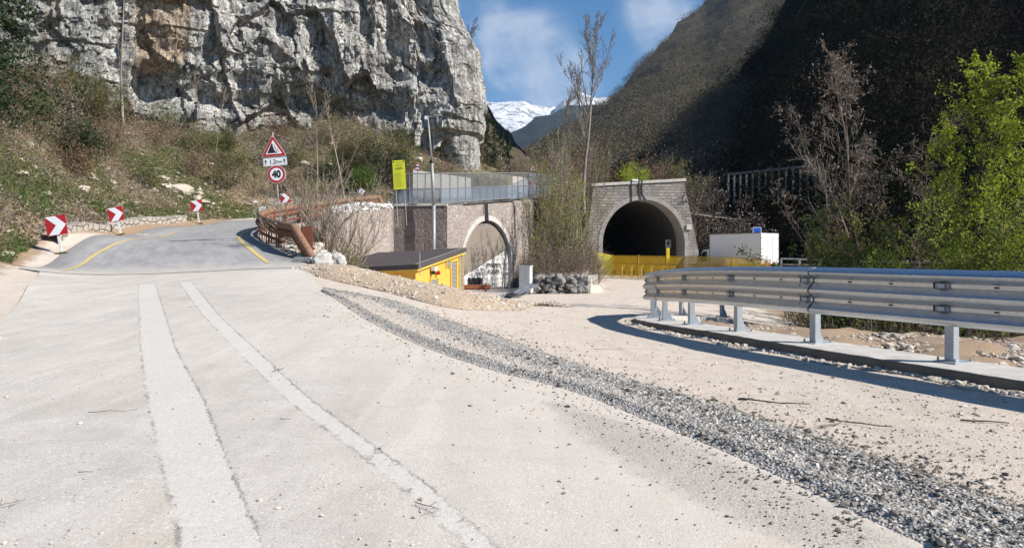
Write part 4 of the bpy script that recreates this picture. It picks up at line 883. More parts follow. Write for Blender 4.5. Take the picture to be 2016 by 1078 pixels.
g1 = px(566, 418, 45); chevron((g1.x, g1.y, float(H(g1.x, g1.y))), rad(5), rad(5), .58, max(.9, px(566, 390, 45).z-float(H(g1.x, g1.y))), 'small red and white chevron marker behind the rusty rail, beside the speed limit sign', postmat=M_rust)
# rock fall / 1.2 km / 40 assembly
b = px(556, 468, 31); b.z = float(H(b.x, b.y))-.05; k31 = 31/F
l, r = local(b, rad(3), rad(5)); t = empty('road_sign_post', l, r); tag(t, 'tall grey post with a falling rocks triangle, distance plate and 40 speed limit disc', 'road sign')
ztop = px(538, 262, 31).z-b.z+.05; MB().tube([(0, 0, 0), (0, 0, ztop)], .035, 8).build('pole', M_pole, t)
def tri(cx, cz, s, sx=0.0):
    h = s*.866; return [(cx-s/2, cz-h/3), (cx+s/2, cz-h/3), (cx, cz+2*h/3)]
def rtri(cx, cz, s, r):
    pts = []; 
    for (a, b_), a0 in zip(tri(cx, cz, s-2*r*1.732), (150, 270, 30)):
        for i in range(5): an = rad(a0+120*i/4); pts.append((a+r*math.cos(an), b_+r*math.sin(an)))
    return pts
def warning(parent, cz, s, symbol):
    p = flat(rtri(0, cz, s, .035*s/.9), -.045, M_white, 'triangle_panel', parent, .02)
    flat(rtri(0, cz, s*.965, .035*s/.9), -.0655, M_red, 'red_border', p); flat(tri(0, cz, s*.66), -.070, M_white, 'white_field', p); return p
zt = px(541, 291, 31).z-b.z; p = warning(t, zt-.06, 1.03, None); q = zt-.06
rk = random.Random(3); cliff = [(-.27, -.155), (.14, -.155), (.13, -.115), (.05, -.10), (.06, -.05), (.01, -.02), (.02, .06), (-.02, .10), (-.01, .19), (-.05, .27)]
flat([(a, c+q) for a, c in cliff], -.0745, M_black, 'rock_slope_symbol', p)
for a, c, s in ((.07, .10, .03), (.10, .02, .026), (.17, -.03, .03), (.13, -.09, .02), (.05, .17, .018), (.20, -.11, .022), (.08, -.03, .018)):
    flat([(a+s*math.cos(i*1.2+a*9), c+q+s*math.sin(i*1.2+a*9)) for i in range(5)], -.0745, M_black, 'falling_rock_symbol', p)
zp = px(542, 318, 31).z-b.z; pl_ = flat(rrect(.02, zp, .98, .34, .03), -.045, M_white, 'distance_plate', t, .02); bb = flat(rrect(.02, zp, .93, .29, .03), -.066, M_black, 'frame_line', pl_, .001); flat(rrect(.02, zp, .91, .27, .03), -.068, M_white, 'plate_face', pl_, .002)
text_mesh('1.2', 'number', .24, M_black, pl_, TR(-.08, zp-.01, -.073), .006); text_mesh('Km', 'unit', .16, M_black, pl_, TR(.19, zp-.02, -.073), .004)
for ax in (-.36, .40): flat([(ax-.018, zp-.09), (ax+.018, zp-.09), (ax+.018, zp+.02), (ax+.055, zp+.02), (ax, zp+.105), (ax-.055, zp+.02), (ax-.018, zp+.02)], -.0725, M_black, 'arrow', pl_)
zd = px(546, 343, 31).z-b.z; circ = lambda r_, cx=0.0, cz=0.0, n=36: [(cx+r_*math.cos(2*math.pi*i/n), cz+r_*math.sin(2*math.pi*i/n)) for i in range(n)]
d_ = flat(circ(.375, .03, zd), -.045, M_white, 'speed_limit_disc', t, .02); flat(circ(.36, .03, zd), -.0655, M_red, 'red_ring', d_); flat(circ(.265, .03, zd), -.070, M_white, 'white_field', d_)
text_mesh('40', 'number', .40, M_black, d_, TR(.03, zd-.01, -.075), .022, .88)
flat(circ(.37, .03, zd), -.035, M_signback, 'disc_back', t, .008)
M_ink0 = m_simple('pale_mark', (.42, .43, .44), None, 4, .7, bump=0)
# small white marker plate and diamond marker
b = px(517, 437, 37); z0 = float(H(b.x, b.y)); t = empty('marker_post', (b.x, b.y, z0)); tag(t, 'small white square plate on a thin post left of the speed limit sign', 'road sign')
h = px(517, 413, 37).z-z0; MB().tube([(0, 0, 0), (0, 0, h)], .025, 6).build('post', M_wpost, t); p = flat(rrect(0, h, .34, .34, .02), -.03, M_white, 'plate', t, .02); MB().box((0, -.052, h+.05), (.16, .003, .025)).build('faint_mark', M_ink0, p); MB().box((.01, -.052, h-.05), (.06, .003, .05)).build('faint_mark', M_ink0, p)
b = px(712, 405, 46.6); z0 = 4.75; t = empty('marker_post', (b.x, b.y, z0)); tag(t, 'small white tilted plate on a thin post in front of the rusty railing', 'road sign')
h = px(712, 377, 46.6).z-z0; MB().tube([(0, 0, -.4), (0, 0, h)], .025, 6).build('post', M_pole, t); R = Matrix.Rotation(rad(35), 3, 'Y'); MB().box((0, -.04, h), (.34, .02, .34), R).build('plate', M_white, t); MB().box((.19, -.02, h-.05), (.2, .02, .24), R).build('side_plate', M_rust, t)
# deer warning sign
def trisign(qx, qy, Y, s, label, sym, zb=None, yaw=0):
    c = px(qx, qy, Y); z0 = float(H(c.x, c.y)) if zb is None else zb; t = empty('warning_sign', (c.x, c.y, z0), (0, 0, yaw)); tag(t, label, 'road sign')
    h = c.z-z0; MB().tube([(0, 0, 0), (0, 0, h+.1)], .03, 6).build('pole', M_pole, t); p = warning(t, h-.05, s, None)
    if sym == 'deer': flat([(-.20, h-.02), (-.12, h+.06), (.0, h+.02), (.14, h-.02), (.2, h-.13), (.16, h-.14), (.08, h-.06), (-.05, h-.05), (-.12, h-.12), (-.16, h-.12), (-.1, h-.02), (-.14, h+.02)], -.0745, M_black, 'deer_symbol', p)
    else: flat([(-.05, h-.15), (.05, h-.15), (.05, h+.05), (-.05, h+.05)], -.0745, M_black, 'symbol', p)
    return t, h
trisign(822, 328, 48.6, .62, 'red edged triangle warning of wild animals above the mesh fence', 'deer', 4.9)
t_, h_ = trisign(1049, 332, 62, .7, 'small faded triangle sign far behind the right end of the mesh fence', 'x', 6.3)
flat(rrect(0, h_-.52, .5, .22, .02), -.045, M_white, 'plate', t_, .02)
b = px(1046, 352, 60.5); t = empty('red_box', (b.x, b.y, 6.4)); tag(t, 'bright orange red box standing at the right end of the mesh fence', 'box')
MB().box((0, 0, .75), (.35, .3, 1.3)).build('body', m_simple('orange_red', (.62, .06, .03), None, 4, .5), t, bevel=.03); MB().box((0, -.17, 1.0), (.22, .03, .12)).build('plate', M_white, t)
# yellow notice board on two posts
M_ybd = m_simple('fluorescent_yellow', (.62, .66, .02), (.56, .60, .02), 3, .55, bump=.05); M_ink = m_simple('faded_ink', (.22, .23, .04), None, 4, .7, bump=0)
Yb = 46.4; b = px(790, 405, Yb); t = empty('notice_board', (b.x, b.y, 4.75), (0, Matrix.Rotation(-rad(3.5), 3, 'Y').to_euler().y, 0)); tag(t, 'tall fluorescent yellow notice board of small print on two thin posts above the wall', 'notice board')
k = Yb/F; hb = 4.75; zc = px(790, 344, Yb).z-hb; Wb, Hb = 24*k, 57*k
for dx in (-.27, .27): MB().tube([(dx, 0, -1.2), (dx, 0, zc+Hb/2-.1)], .025, 6).build('post', M_pole, t)
p = flat(rrect(0, zc, Wb, Hb, .01), -.03, M_ybd, 'panel', t, .015)
tx = MB(); rk = random.Random(5)
for i in range(36):
    zz = zc+Hb/2-.10-i*(Hb-.18)/36; w = Wb*(.82 if 3 < i else .6)*(.6+.4*rk.random()); x0 = -Wb*.42 if i > 8 else -w/2
    if i in (3, 8, 13, 14): continue
    tx.box((x0+w/2, -.0462, zz), (w, .002, .014))
tx.build('small_print', M_ink, p)
hd_ = MB(); rk = random.Random(8); x_ = -.20
while x_ < .2: w_ = .03+.03*rk.random(); hd_.box((x_+w_/2, -.0472, zc+Hb*.22+.01*rk.random()), (w_*.7, .002, .05+.03*rk.random())); x_ += w_
hd_.build('bold_line', M_black, p)
for dx in (-1, 1): flat([(dx*Wb*.40-.04, zc+Hb*.475), (dx*Wb*.40+.04, zc+Hb*.475), (dx*Wb*.40+.035, zc+Hb*.44), (dx*Wb*.40, zc+Hb*.42), (dx*Wb*.40-.035, zc+Hb*.44)], -.0475, M_black, 'crest', p)
# street lamp in front of the wall
b = px(854, 495, 46.2); t = empty('street_lamp', (b.x, b.y, -.6), (0, 0, 0)); tag(t, 'tall slender grey street lamp rising past the tunnel wall in front of the cliff', 'street lamp')
T_ = lambda qx, qy: tuple(px(qx, qy, 46.2)-Vector((b.x, b.y, -.6)))
MB().tube([(0, 0, 0), T_(854, 404)], .12, 8).build('lower_tube', M_grey, t, smooth_=True); MB().tube([T_(854, 405), T_(850, 318)], .10, 8).build('middle_tube', M_grey, t, smooth_=True)
MB().tube([T_(850, 319), T_(842.5, 232)], [.075, .045], 8).build('upper_tube', M_grey, t, smooth_=True); MB().tube([T_(840, 230), T_(852, 229), T_(868, 226)], .04, 6).build('arm', M_pole, t)
q = Vector(T_(862, 227)); MB().box(q, (.55, .22, .10)).build('lamp_head', M_grey, t, bevel=.03); q = Vector(T_(839, 232)); MB().box(q, (.18, .15, .2)).build('sensor', M_white, t)
MB().tube([T_(851, 317), T_(849, 319), T_(851, 321)], .16, 8).build('clamp', M_dark, t)
# drain pipe on the wall
b = px(763, 412, 46.4); t = empty('drain_pipe', (b.x, 46.45, -1)); tag(t, 'thin grey drain pipe with a blue cap running down the joint of the stone wall', 'pipe')
MB().box((0, 0, 2.9), (.16, .12, 5.4)).build('pipe', M_zincb, t, bevel=.02); MB().box((0, 0, 5.72), (.18, .14, .3)).build('cap', m_simple('blue_cap', (.03, .06, .35), None), t)
# ------------------------------------------------------------------ yellow hut
M_yel = m_simple('yellow_render', (.68, .39, .06), (.58, .33, .05), 2, .85, bump=.15); M_ytrim = m_simple('yellow_trim', (.74, .50, .08), None, 3, .7)
M_roof = m_simple('brown_membrane', (.075, .06, .062), (.05, .042, .044), 1.2, .8, bump=.1); M_louv, g_, b_ = new_mat('louvre'); co = g_.coord(); sz = g_.n('ShaderNodeSeparateXYZ', {0: co}).outputs[2]
setb(g_, b_, color=g_.mix(g_.ramp(g_.math('FRACT', g_.math('MULTIPLY', sz, 16.0)), [(.35, 0), (.6, 1)]), (.05, .05, .05), (.34, .33, .31)), rough=.6)
N0 = px(823, 520, 30); R0 = px(919, 487, 36); d = Vector((R0.x-N0.x, R0.y-N0.y, 0)); LR = d.length; yaw = math.atan2(d.y, d.x)
hut = empty('utility_hut', (N0.x, N0.y, -.35), (0, 0, yaw)); tag(hut, 'small yellow utility hut with sloping dark brown roof and louvred doors', 'hut')
zn = N0.z+.35; zr = R0.z+.35; W2 = 4.9; th = .2; ov = .18
zf = lambda s, w: zn+(zr-zn)*s/LR-.055*w     # roof top height
rv = [(0, 0), (LR, 0), (LR+.3, W2), (.3, W2)]
MB().add([(s, w, zf(s, w)) for s, w in rv]+[(s, w, zf(s, w)-th) for s, w in rv], [(0, 1, 2, 3), (7, 6, 5, 4), (0, 4, 5, 1), (1, 5, 6, 2), (2, 6, 7, 3), (3, 7, 4, 0)]).build('roof', M_roof, hut, bevel=.012)
MB().tube([(0, .12, zf(0, .12)+.012), (LR, .12, zf(LR, .12)+.012)], .014, 5).build('roof_flashing', M_pole, hut)
iv = [(.04, .04), (LR-.04, .04), (LR+.2, W2-.1), (.3, W2-.1)]
MB().add([(s, w, zf(s, w)-th-.002) for s, w in iv]+[(s, w, zf(s, w)-th-.09) for s, w in iv], [(0, 1, 2, 3), (7, 6, 5, 4), (0, 4, 5, 1), (1, 5, 6, 2), (2, 6, 7, 3), (3, 7, 4, 0)]).build('eaves_trim', M_ytrim, hut)
wv_ = [(ov, ov), (LR-ov*.4, ov), (LR, W2-.25), (.45, W2-.25)]
MB().add([(s, w, zf(s, w)-th-.08) for s, w in wv_]+[(s, w, -1.0) for s, w in wv_], [(7, 6, 5, 4), (0, 4, 5, 1), (1, 5, 6, 2), (2, 6, 7, 3), (3, 7, 4, 0)]).build('wall', M_yel, hut)
def hdoor(s0, s1, z1, z0=-.3, name='door'):
    dd = MB().box(((s0+s1)/2, ov-.02, (z0+z1)/2), (s1-s0, .05, z1-z0)).build(name, M_louv, hut); 
    MB().box(((s0+s1)/2-(s1-s0)/2-.03, ov-.03, (z0+z1)/2), (.05, .08, z1-z0+.1)).box(((s0+s1)/2+(s1-s0)/2+.03, ov-.03, (z0+z1)/2), (.05, .08, z1-z0+.1)).build_each('frame', M_ytrim, dd)
hdoor(LR*.70, LR*.82, 1.72); hdoor(LR*.89, LR*.99-.1, 1.98); hdoor(LR*.28, LR*.42, .95, .35, 'vent'); hdoor(LR*.60, LR*.67, 1.85, 1.45, 'vent')
MB().box((LR*.30, .02, zn-.22), (.28, .2, .17)).build('flood_light', M_white, hut, bevel=.02); MB().box((LR*.30, .05, zn-.38), (.16, .12, .16)).build('light_bracket', M_dark, hut)
MB().tube([(LR*.40, .0, zn-.40), (LR*.40, .12, zn-.40)], .09, 8).build('alarm_bell', M_red, hut)
MB().tube([(.05, -.05, zn+.5), (.10, -.05, zn-.45)], .018, 6).build('rod', M_pole, hut)
# cabinet
b = px(1035, 569, 39); t = empty('electric_cabinet', (b.x, b.y, b.z), (0, 0, rad(-20))); tag(t, 'pale grey electrical cabinet standing beside the boulder wall', 'cabinet')
MB().box((0, 0, .62), (.62, .4, 1.18)).build('body', m_simple('grey_cabinet', (.62, .64, .64), (.52, .54, .54), 4, .6, bump=.05), t, bevel=.01); M_cab = bpy.data.materials['grey_cabinet']
MB().box((-.14, -.21, .62), (.30, .02, 1.08)).build('door', M_cab, t, bevel=.004); MB().box((.17, -.21, .62), (.24, .02, 1.08)).build('door', M_cab, t, bevel=.004); MB().box((0, 0, -.06), (.7, .48, .24)).build('plinth', M_conc, t); MB().box((0, 0, 1.23), (.68, .46, .04)).build('top', M_cab, t)
b = px(1012, 585, 35); rr = random.Random(2); M_scrap = m_simple('blue_grey_sheet', (.30, .33, .38), (.18, .2, .23), 5, .45, .4)
for i, lab in enumerate(('lowest grey metal plank of the scrap pile beside the cabinet', 'wide pale metal sheet leaning on the scrap pile by the cabinet', 'blackened metal trough lying across the scrap pile by the cabinet', 'topmost slanting metal channel of the scrap pile by the cabinet', 'short metal offcut at the left end of the scrap pile')):
    L_ = (1.7, 1.3, 1.0, 1.8, .9)[i]; R = Matrix.Rotation(rad((35, 20, 50, 30, 60)[i]), 3, 'Z') @ Matrix.Rotation(-rad((8, 16, 10, 22, 6)[i]), 3, 'Y') @ Matrix.Rotation(rad((20, 28, 12, 25, 18)[i]), 3, 'X'); w = (.28, .5, .3, .3, .25)[i]
    m = MB(); c = Vector((b.x+(-.2, 0, .05, .25, -.45)[i], b.y+(0, .15, -.1, .05, -.1)[i], float(H(b.x, b.y))+(.06, .12, .18, .26, .07)[i])); m.box(c, (L_, w, .012), R); q = R @ Vector((0, w/2, .03)); m.box(c+q, (L_, .012, .07), R); q = R @ Vector((0, -w/2, .03)); m.box(c+q, (L_, .012, .07), R)
    tag(m.build('metal_sheet', M_dark if i == 2 else M_scrap), lab, 'scrap metal', 'scrap metal by the cabinet')
b = px(945, 570, 45)
for i, lab in enumerate(('long rusty orange beam lying at the foot of the closed tunnel', 'pale short plank stacked against the end of the rusty beam', 'rusty stub post standing at the end of the orange beam')):
    m = MB(); z = float(H(b.x, b.y)); 
    if i == 0: m.box((b.x-.5, b.y, z+.28), (2.3, .3, .30)).box((b.x-.5, b.y-.17, z+.28), (2.3, .02, .14))
    if i == 1: m.box((b.x+1.0, b.y, z+.16), (.8, .4, .05)).box((b.x+1.0, b.y, z+.30), (.7, .4, .05)).box((b.x+1.05, b.y, z+.23), (.6, .3, .05))
    if i == 2: m.box((b.x+.35, b.y-.25, z+.2), (.12, .12, .6)).box((b.x+.35, b.y-.25, z+.52), (.2, .2, .02))
    tag(m.build(('rusty_beam', 'plank', 'stub_post')[i], [m_simple('orange_rust', (.36, .12, .05), (.22, .08, .04), 5, .8), M_ring_pale, M_rust][i]), lab, ('beam', 'plank', 'post')[i])
# ------------------------------------------------------------------ yellow netting fence before the open tunnel
M_ynet = m_net('yellow_netting', (.52, .34, .03), .64, .7, trans=.3); M_yneb = m_net('bright_yellow_netting', (.62, .56, .04), .72, .7, trans=.35)
FC = [(6.9, 66.5), (9.24, 68.0), (11.1, 64.8), (12.9, 61.6), (14.7, 58.4), (16.5, 55.2), (18.3, 52.0)]
fl = ['short bright yellow netting panel closing the left end against the mound', 'ochre netting panel directly right of the corner post, before the dark arch', 'ochre netting panel under the middle of the tunnel arch', 'ochre netting panel before the right foot of the tunnel arch', 'ochre netting panel before the cab of the white lorry', 'last ochre netting panel before the rear of the white lorry']
for i in range(6):
    a, b = Vector((*FC[i], 0)), Vector((*FC[i+1], 0)); za, zb = float(Hlow(*FC[i])), float(Hlow(*FC[i+1])); d = b-a; L_ = d.length; t = empty('fence_panel', (a.x, a.y, 0), (0, 0, math.atan2(d.y, d.x))); tag(t, fl[i], 'fence panel', 'yellow netting fence panels')
    n = 12; m = MB(); v = []; wv2 = random.Random(i)
    for j in range(n+1):
        s = L_*j/n; z = za+(zb-za)*j/n; y = .03*math.sin(j*1.3+i); v += [(s, y, z+.05), (s, -y*.5+.03, z+1.0), (s, y*.6, z+2.0+.03*math.sin(j*2.1))]
    f = []
    for j in range(n):
        for q in range(2): f.append((3*j+q, 3*j+3+q, 3*j+4+q, 3*j+1+q))
    m.add(v, f).build('netting', M_yneb if i == 0 else M_ynet, t)
    fm = MB()
    for h in (.08, 1.35, 2.02): fm.tube([(0, .05, za+h), (L_, .05, zb+h)], .022 if h != 1.35 else .03, 6)
    fm.build_each('frame_rail', m_simple('yellow_tube', (.52, .36, .08), None, 5) if 'yellow_tube' not in bpy.data.materials else bpy.data.materials['yellow_tube'], t)
    MB().tube([(0, .05, za-.05), (0, .05, za+2.1)], .045, 6).build('post', bpy.data.materials['yellow_tube'], t)
yp = px(1313, 510, 61.5); t = tag(MB().box((yp.x, yp.y-.35, 1.75), (.28, .12, 1.15)).build('yellow_marker', m_simple('bright_yellow', (.8, .62, .01), None, 4, .5), bevel=.03), 'tall bright yellow marker sticking up above the netting before the tunnel arch', 'marker')
M_oldp = m_simple('old_timber_post', (.50, .40, .22), (.34, .26, .14), 6, .8)
a, b = Vector((9.9, 67.9)), Vector((18.6, 52.6)); proto = None
for i in range(13):
    p = a.lerp(b, (i+.3)/13); z = float(Hlow(p.x, p.y)); nm_ = ('first', 'second', 'third', 'fourth', 'fifth', 'sixth', 'seventh', 'eighth', 'ninth', 'tenth', 'eleventh', 'twelfth', 'last')[i]
    if proto is None:
        t = empty('barrier_post', (0, 0, 0)); MB().box((0, 0, .5), (.12, .12, 1.2)).build('upright', M_oldp, t); MB().box((0, 0, 1.12), (.5, .16, .07)).build('crossbar', M_oldp, t); proto = t
    else: t = copy_tree(proto)
    t.location = (p.x, p.y, z); t.rotation_euler = (0, 0, rad(-55+i*3)); tag(t, nm_+' ochre T-topped post from the left in the row behind the netting', 'post', 'T-topped posts behind the netting')
# ------------------------------------------------------------------ lorry
M_tr = m_simple('lorry_white', (.80, .81, .83), (.74, .75, .77), 2, .4, bump=.02); M_trg = m_simple('lorry_trim', (.45, .46, .48), None, 3, .4, .5); M_glass = m_simple('dark_glass', (.012, .014, .016), None, 3, .08)
C0 = Vector((18.57, 55.0, -.5)); ay = math.atan2(.83, -.57); t = empty('box_lorry', C0, (0, 0, ay)); tag(t, 'white box lorry parked behind the netting to the right of the tunnel', 'lorry')
# local x forward along the lorry, local y: left side of it is -> side seen = +y? rear at x=0
Lb, Wb_, zb0, zb1 = 4.83, 2.11, 1.55, 3.86
BW = -Wb_
MB().box((Lb/2, BW/2, (zb0+zb1)/2), (Lb, Wb_, zb1-zb0)).build('cargo_box', M_tr, t, bevel=.02)
ed = MB()
for yy in (0.0, BW):
    for zz in (zb0, zb1): ed.box((Lb/2, yy, zz), (Lb+.02, .06, .06))
    ed.box((0, yy, (zb0+zb1)/2), (.06, .06, zb1-zb0)); ed.box((Lb, yy, (zb0+zb1)/2), (.06, .06, zb1-zb0))
ed.build_each('edge_trim', M_trg, t)
for yy in (BW*.25, BW*.75):
    dr_ = MB().box((-.02, yy, (zb0+zb1)/2), (.03, Wb_*.46, zb1-zb0-.12)).build('rear_door', M_tr, t)
    MB().tube([(-.05, yy+(.18 if yy > -1 else -.18)*-1, zb0+.08), (-.05, yy+(.18 if yy > -1 else -.18)*-1, zb1-.08)], .02, 6).build('lock_rod', M_trg, dr_)
    hg = MB()
    for zz in (.4, 1.15, 1.95): hg.box((-.05, yy+(.42 if yy > -1 else -.42), zb0+zz), (.03, .16, .05))
    hg.build_each('hinge', M_trg, dr_)
MB().box((-.05, -.55, zb0+.1), (.05, .3, .14)).box((-.05, -1.55, zb0+.1), (.05, .3, .14)).build_each('rear_light', M_red, t)
MB().box((Lb/2+.5, BW/2, 1.25), (Lb+1.6, .9, .22)).build('chassis', M_dark, t)
cab = [(Lb+.05, .7), (Lb+1.75, .7), (Lb+1.85, 1.5), (Lb+1.35, 1.75), (Lb+.75, 2.65), (Lb+.05, 2.72)]
MB().prism(cab, lambda a_, b_, q: (a_, q, b_), -.08, BW+.08).build('cab', M_tr, t, bevel=.03)
MB().prism([(Lb+.35, 1.7), (Lb+1.22, 1.75), (Lb+.74, 2.52), (Lb+.35, 2.55)], lambda a_, b_, q: (a_, q, b_), -.075, -.06).prism([(Lb+.35, 1.7), (Lb+1.22, 1.75), (Lb+.74, 2.52), (Lb+.35, 2.55)], lambda a_, b_, q: (a_, q, b_), BW+.06, BW+.075).build_each('side_window', M_glass, t)
MB().add([(Lb+1.37, -.2, 1.79), (Lb+1.37, BW+.2, 1.79), (Lb+.79, BW+.2, 2.62), (Lb+.79, -.2, 2.62)], [(0, 1, 2, 3)]).build('windscreen', M_glass, t)
for xx, yy in ((1.0, -.15), (1.0, BW+.15), (Lb+1.0, -.15), (Lb+1.0, BW+.15)):
    w_ = MB().tube([(xx, yy-.12, .75), (xx, yy+.12, .75)], .42, 20).build('wheel', M_dark, t); MB().tube([(xx, yy-.13, .75), (xx, yy+.13, .75)], .2, 12).build('rim', M_trg, w_)
MB().box((Lb+.9, .15, 2.2), (.1, .2, .35)).build('mirror', M_dark, t)
# blue tunnel sign
b = px(1490, 452, 64); z0 = -.6; t = empty('tunnel_sign', (b.x, b.y, z0)); tag(t, 'square blue sign with a tunnel symbol showing above the white lorry', 'road sign'); h = b.z-z0
MB().tube([(0, 0, 0), (0, 0, h)], .04, 6).build('pole', M_pole, t); M_blue = m_simple('sign_blue', (.015, .10, .55), None, 4, .4, bump=0)
p = flat(rrect(0, h-.15, .74, .74, .05), -.05, M_white, 'panel', t, .02); flat(rrect(0, h-.15, .66, .66, .04), -.071, M_blue, 'blue_field', p)
flat([(.2*math.cos(a_)-0, h-.35+.22*math.sin(a_)) for a_ in [math.pi*i/12 for i in range(13)]], -.0755, M_black, 'tunnel_symbol', p)
# far dark railing by the river, and hillside gallery
t = empty('roadside_railing', (0, 0, 0)); tag(t, 'dark steel railing with pale top rail running behind the trees right of the lorry', 'railing')
P = resample([(21.2, 58), (22.0, 50), (23.5, 42), (26.5, 34), (28, 30)], 40); m = MB()
MB().tube([(x, y, 1.45-.008*i) for i, (x, y) in enumerate(P)], .07, 6).build('top_rail', M_zincb, t); MB().tube([(x, y, 1.0) for x, y in P], .06, 6).tube([(x, y, .2) for x, y in P], .05, 6).build_each('lower_rail', M_grey, t)
for x, y in P[::4]: MB().box((x, y, .2), (.12, .12, 2.4)).build('post', M_grey, t)
for x, y in resample(P, 90): m.box((x, y, .6), (.025, .025, .85))
m.build_each('baluster', M_dark, t)
t = empty('hillside_railing', (0, 0, 0)); tag(t, 'long framework of tall grey posts high on the shaded mountainside', 'railing'); Yg = 97
a, b = px(1434, 343, Yg), px(1605, 326, Yg-12); a2, b2 = px(1445, 396, Yg), px(1605, 388, Yg-12); M_gal = m_simple('gallery_steel', (.13, .135, .15), None, 4, .7)
MB().tube([a, b], .16, 6).tube([a2, b2], .16, 6).build_each('frame_rail', M_gal, t)
for i in range(14):
    q = a.lerp(b, i/13); q2 = a2.lerp(b2, i/13); MB().box((q.x, q.y, (q.z+q2.z)/2), (.2, .2, q.z-q2.z)).build('post', M_gal, t)
# ------------------------------------------------------------------ cliff
def m_rock(name, pale, mid, dark, och=None, zs=.10, sc=1.0):
    m, g, b = new_mat(name); co = g.coord(); st = g.vmul(co, (1, 1, zs))
    s1 = g.noise(st, .9*sc, 8, .68, .5); s2 = g.noise(st, 4.0*sc, 6, .7, .3); mot = g.noise(co, .55*sc, 8, .68); fine = g.noise(co, 6*sc, 6, .75); crk = g.noise(g.vmul(co, (1, 1, .45)), 2.2*sc, 7, .7, .8)
    f = g.math('ADD', g.math('ADD', g.math('MULTIPLY', s1, .5), g.math('MULTIPLY', s2, .25)), g.math('MULTIPLY', mot, .35))
    c = g.ramp(f, [(.43, dark), (.50, mid), (.575, pale), (.68, tuple(min(x*1.25, .8) for x in pale))])
    if och:
        a = g.math('ADD', g.n('ShaderNodeAttribute', attribute_name='ochre').outputs['Fac'], g.math('MULTIPLY', g.math('SUBTRACT', g.noise(st, 1.6, 6, .7), .5), 1.1))
        oc = g.mix(g.ramp(fine, [(.35, 0), (.65, 1)]), (.34, .24, .15), (.50, .39, .27)); c = g.mix(g.ramp(a, [(.4, 0), (.62, .85)]), c, oc)
        a = g.math('ADD', g.n('ShaderNodeAttribute', attribute_name='slate').outputs['Fac'], g.math('MULTIPLY', g.math('SUBTRACT', mot, .5), 1.1))
        c = g.mix(g.ramp(a, [(.4, 0), (.7, .6)]), c, g.mix(fine, (.17, .19, .20), (.34, .36, .36)))
    vf = g.n('ShaderNodeTexVoronoi', {'Vector': g.vmul(co, (1, 1, .6)), 'Scale': .55*sc, 'Randomness': 1.0}, distance='CHEBYCHEV').outputs['Color']; vr = g.n('ShaderNodeSeparateColor', {0: vf}).outputs[0]
    c = g.mix(g.math('MULTIPLY', g.ramp(g.noise(g.vmul(co, (1, 1, .05)), 2.6*sc, 5, .7), [(.52, 0), (.62, 1)]), .6), c, dark)
    c = g.mix(g.math('MULTIPLY', g.ramp(g.noise(g.vmul(co, (1, 1, .2)), .35*sc, 6, .7), [(.52, 0), (.66, 1)]), .45), c, (.36, .29, .21))
    c = g.mix(g.math('MULTIPLY', vr, .28), c, tuple(x*.55 for x in mid))
    cr = g.ramp(g.math('ABSOLUTE', g.math('SUBTRACT', crk, .5)), [(0, 1), (.022, 0)]); c = g.mix(g.math('MULTIPLY', cr, .75), c, dark)
    c = g.mix(g.math('MULTIPLY', g.ramp(fine, [(.3, 1), (.5, 0)]), .35), c, dark)
    h = g.math('ADD', g.math('ADD', g.math('MULTIPLY', fine, .22), g.math('MULTIPLY', vr, .35)), g.math('SUBTRACT', g.math('MULTIPLY', crk, .45), g.math('MULTIPLY', cr, .6)))
    setb(g, b, color=c, rough=.95, normal=g.bump(h, 1.0, .13/sc)); return m
M_cliff = m_rock('limestone_cliff', (.50, .49, .465), (.245, .243, .235), (.07, .07, .075), och=True)
CP = smooth_path([(-66, 36), (-48, 47), (-36, 57), (-27, 64.5), (-18, 68.5), (-9, 70.0), (-4.4, 71.0), (-2.9, 73.5), (-3.2, 79), (-6, 92), (-14, 105)], 3)
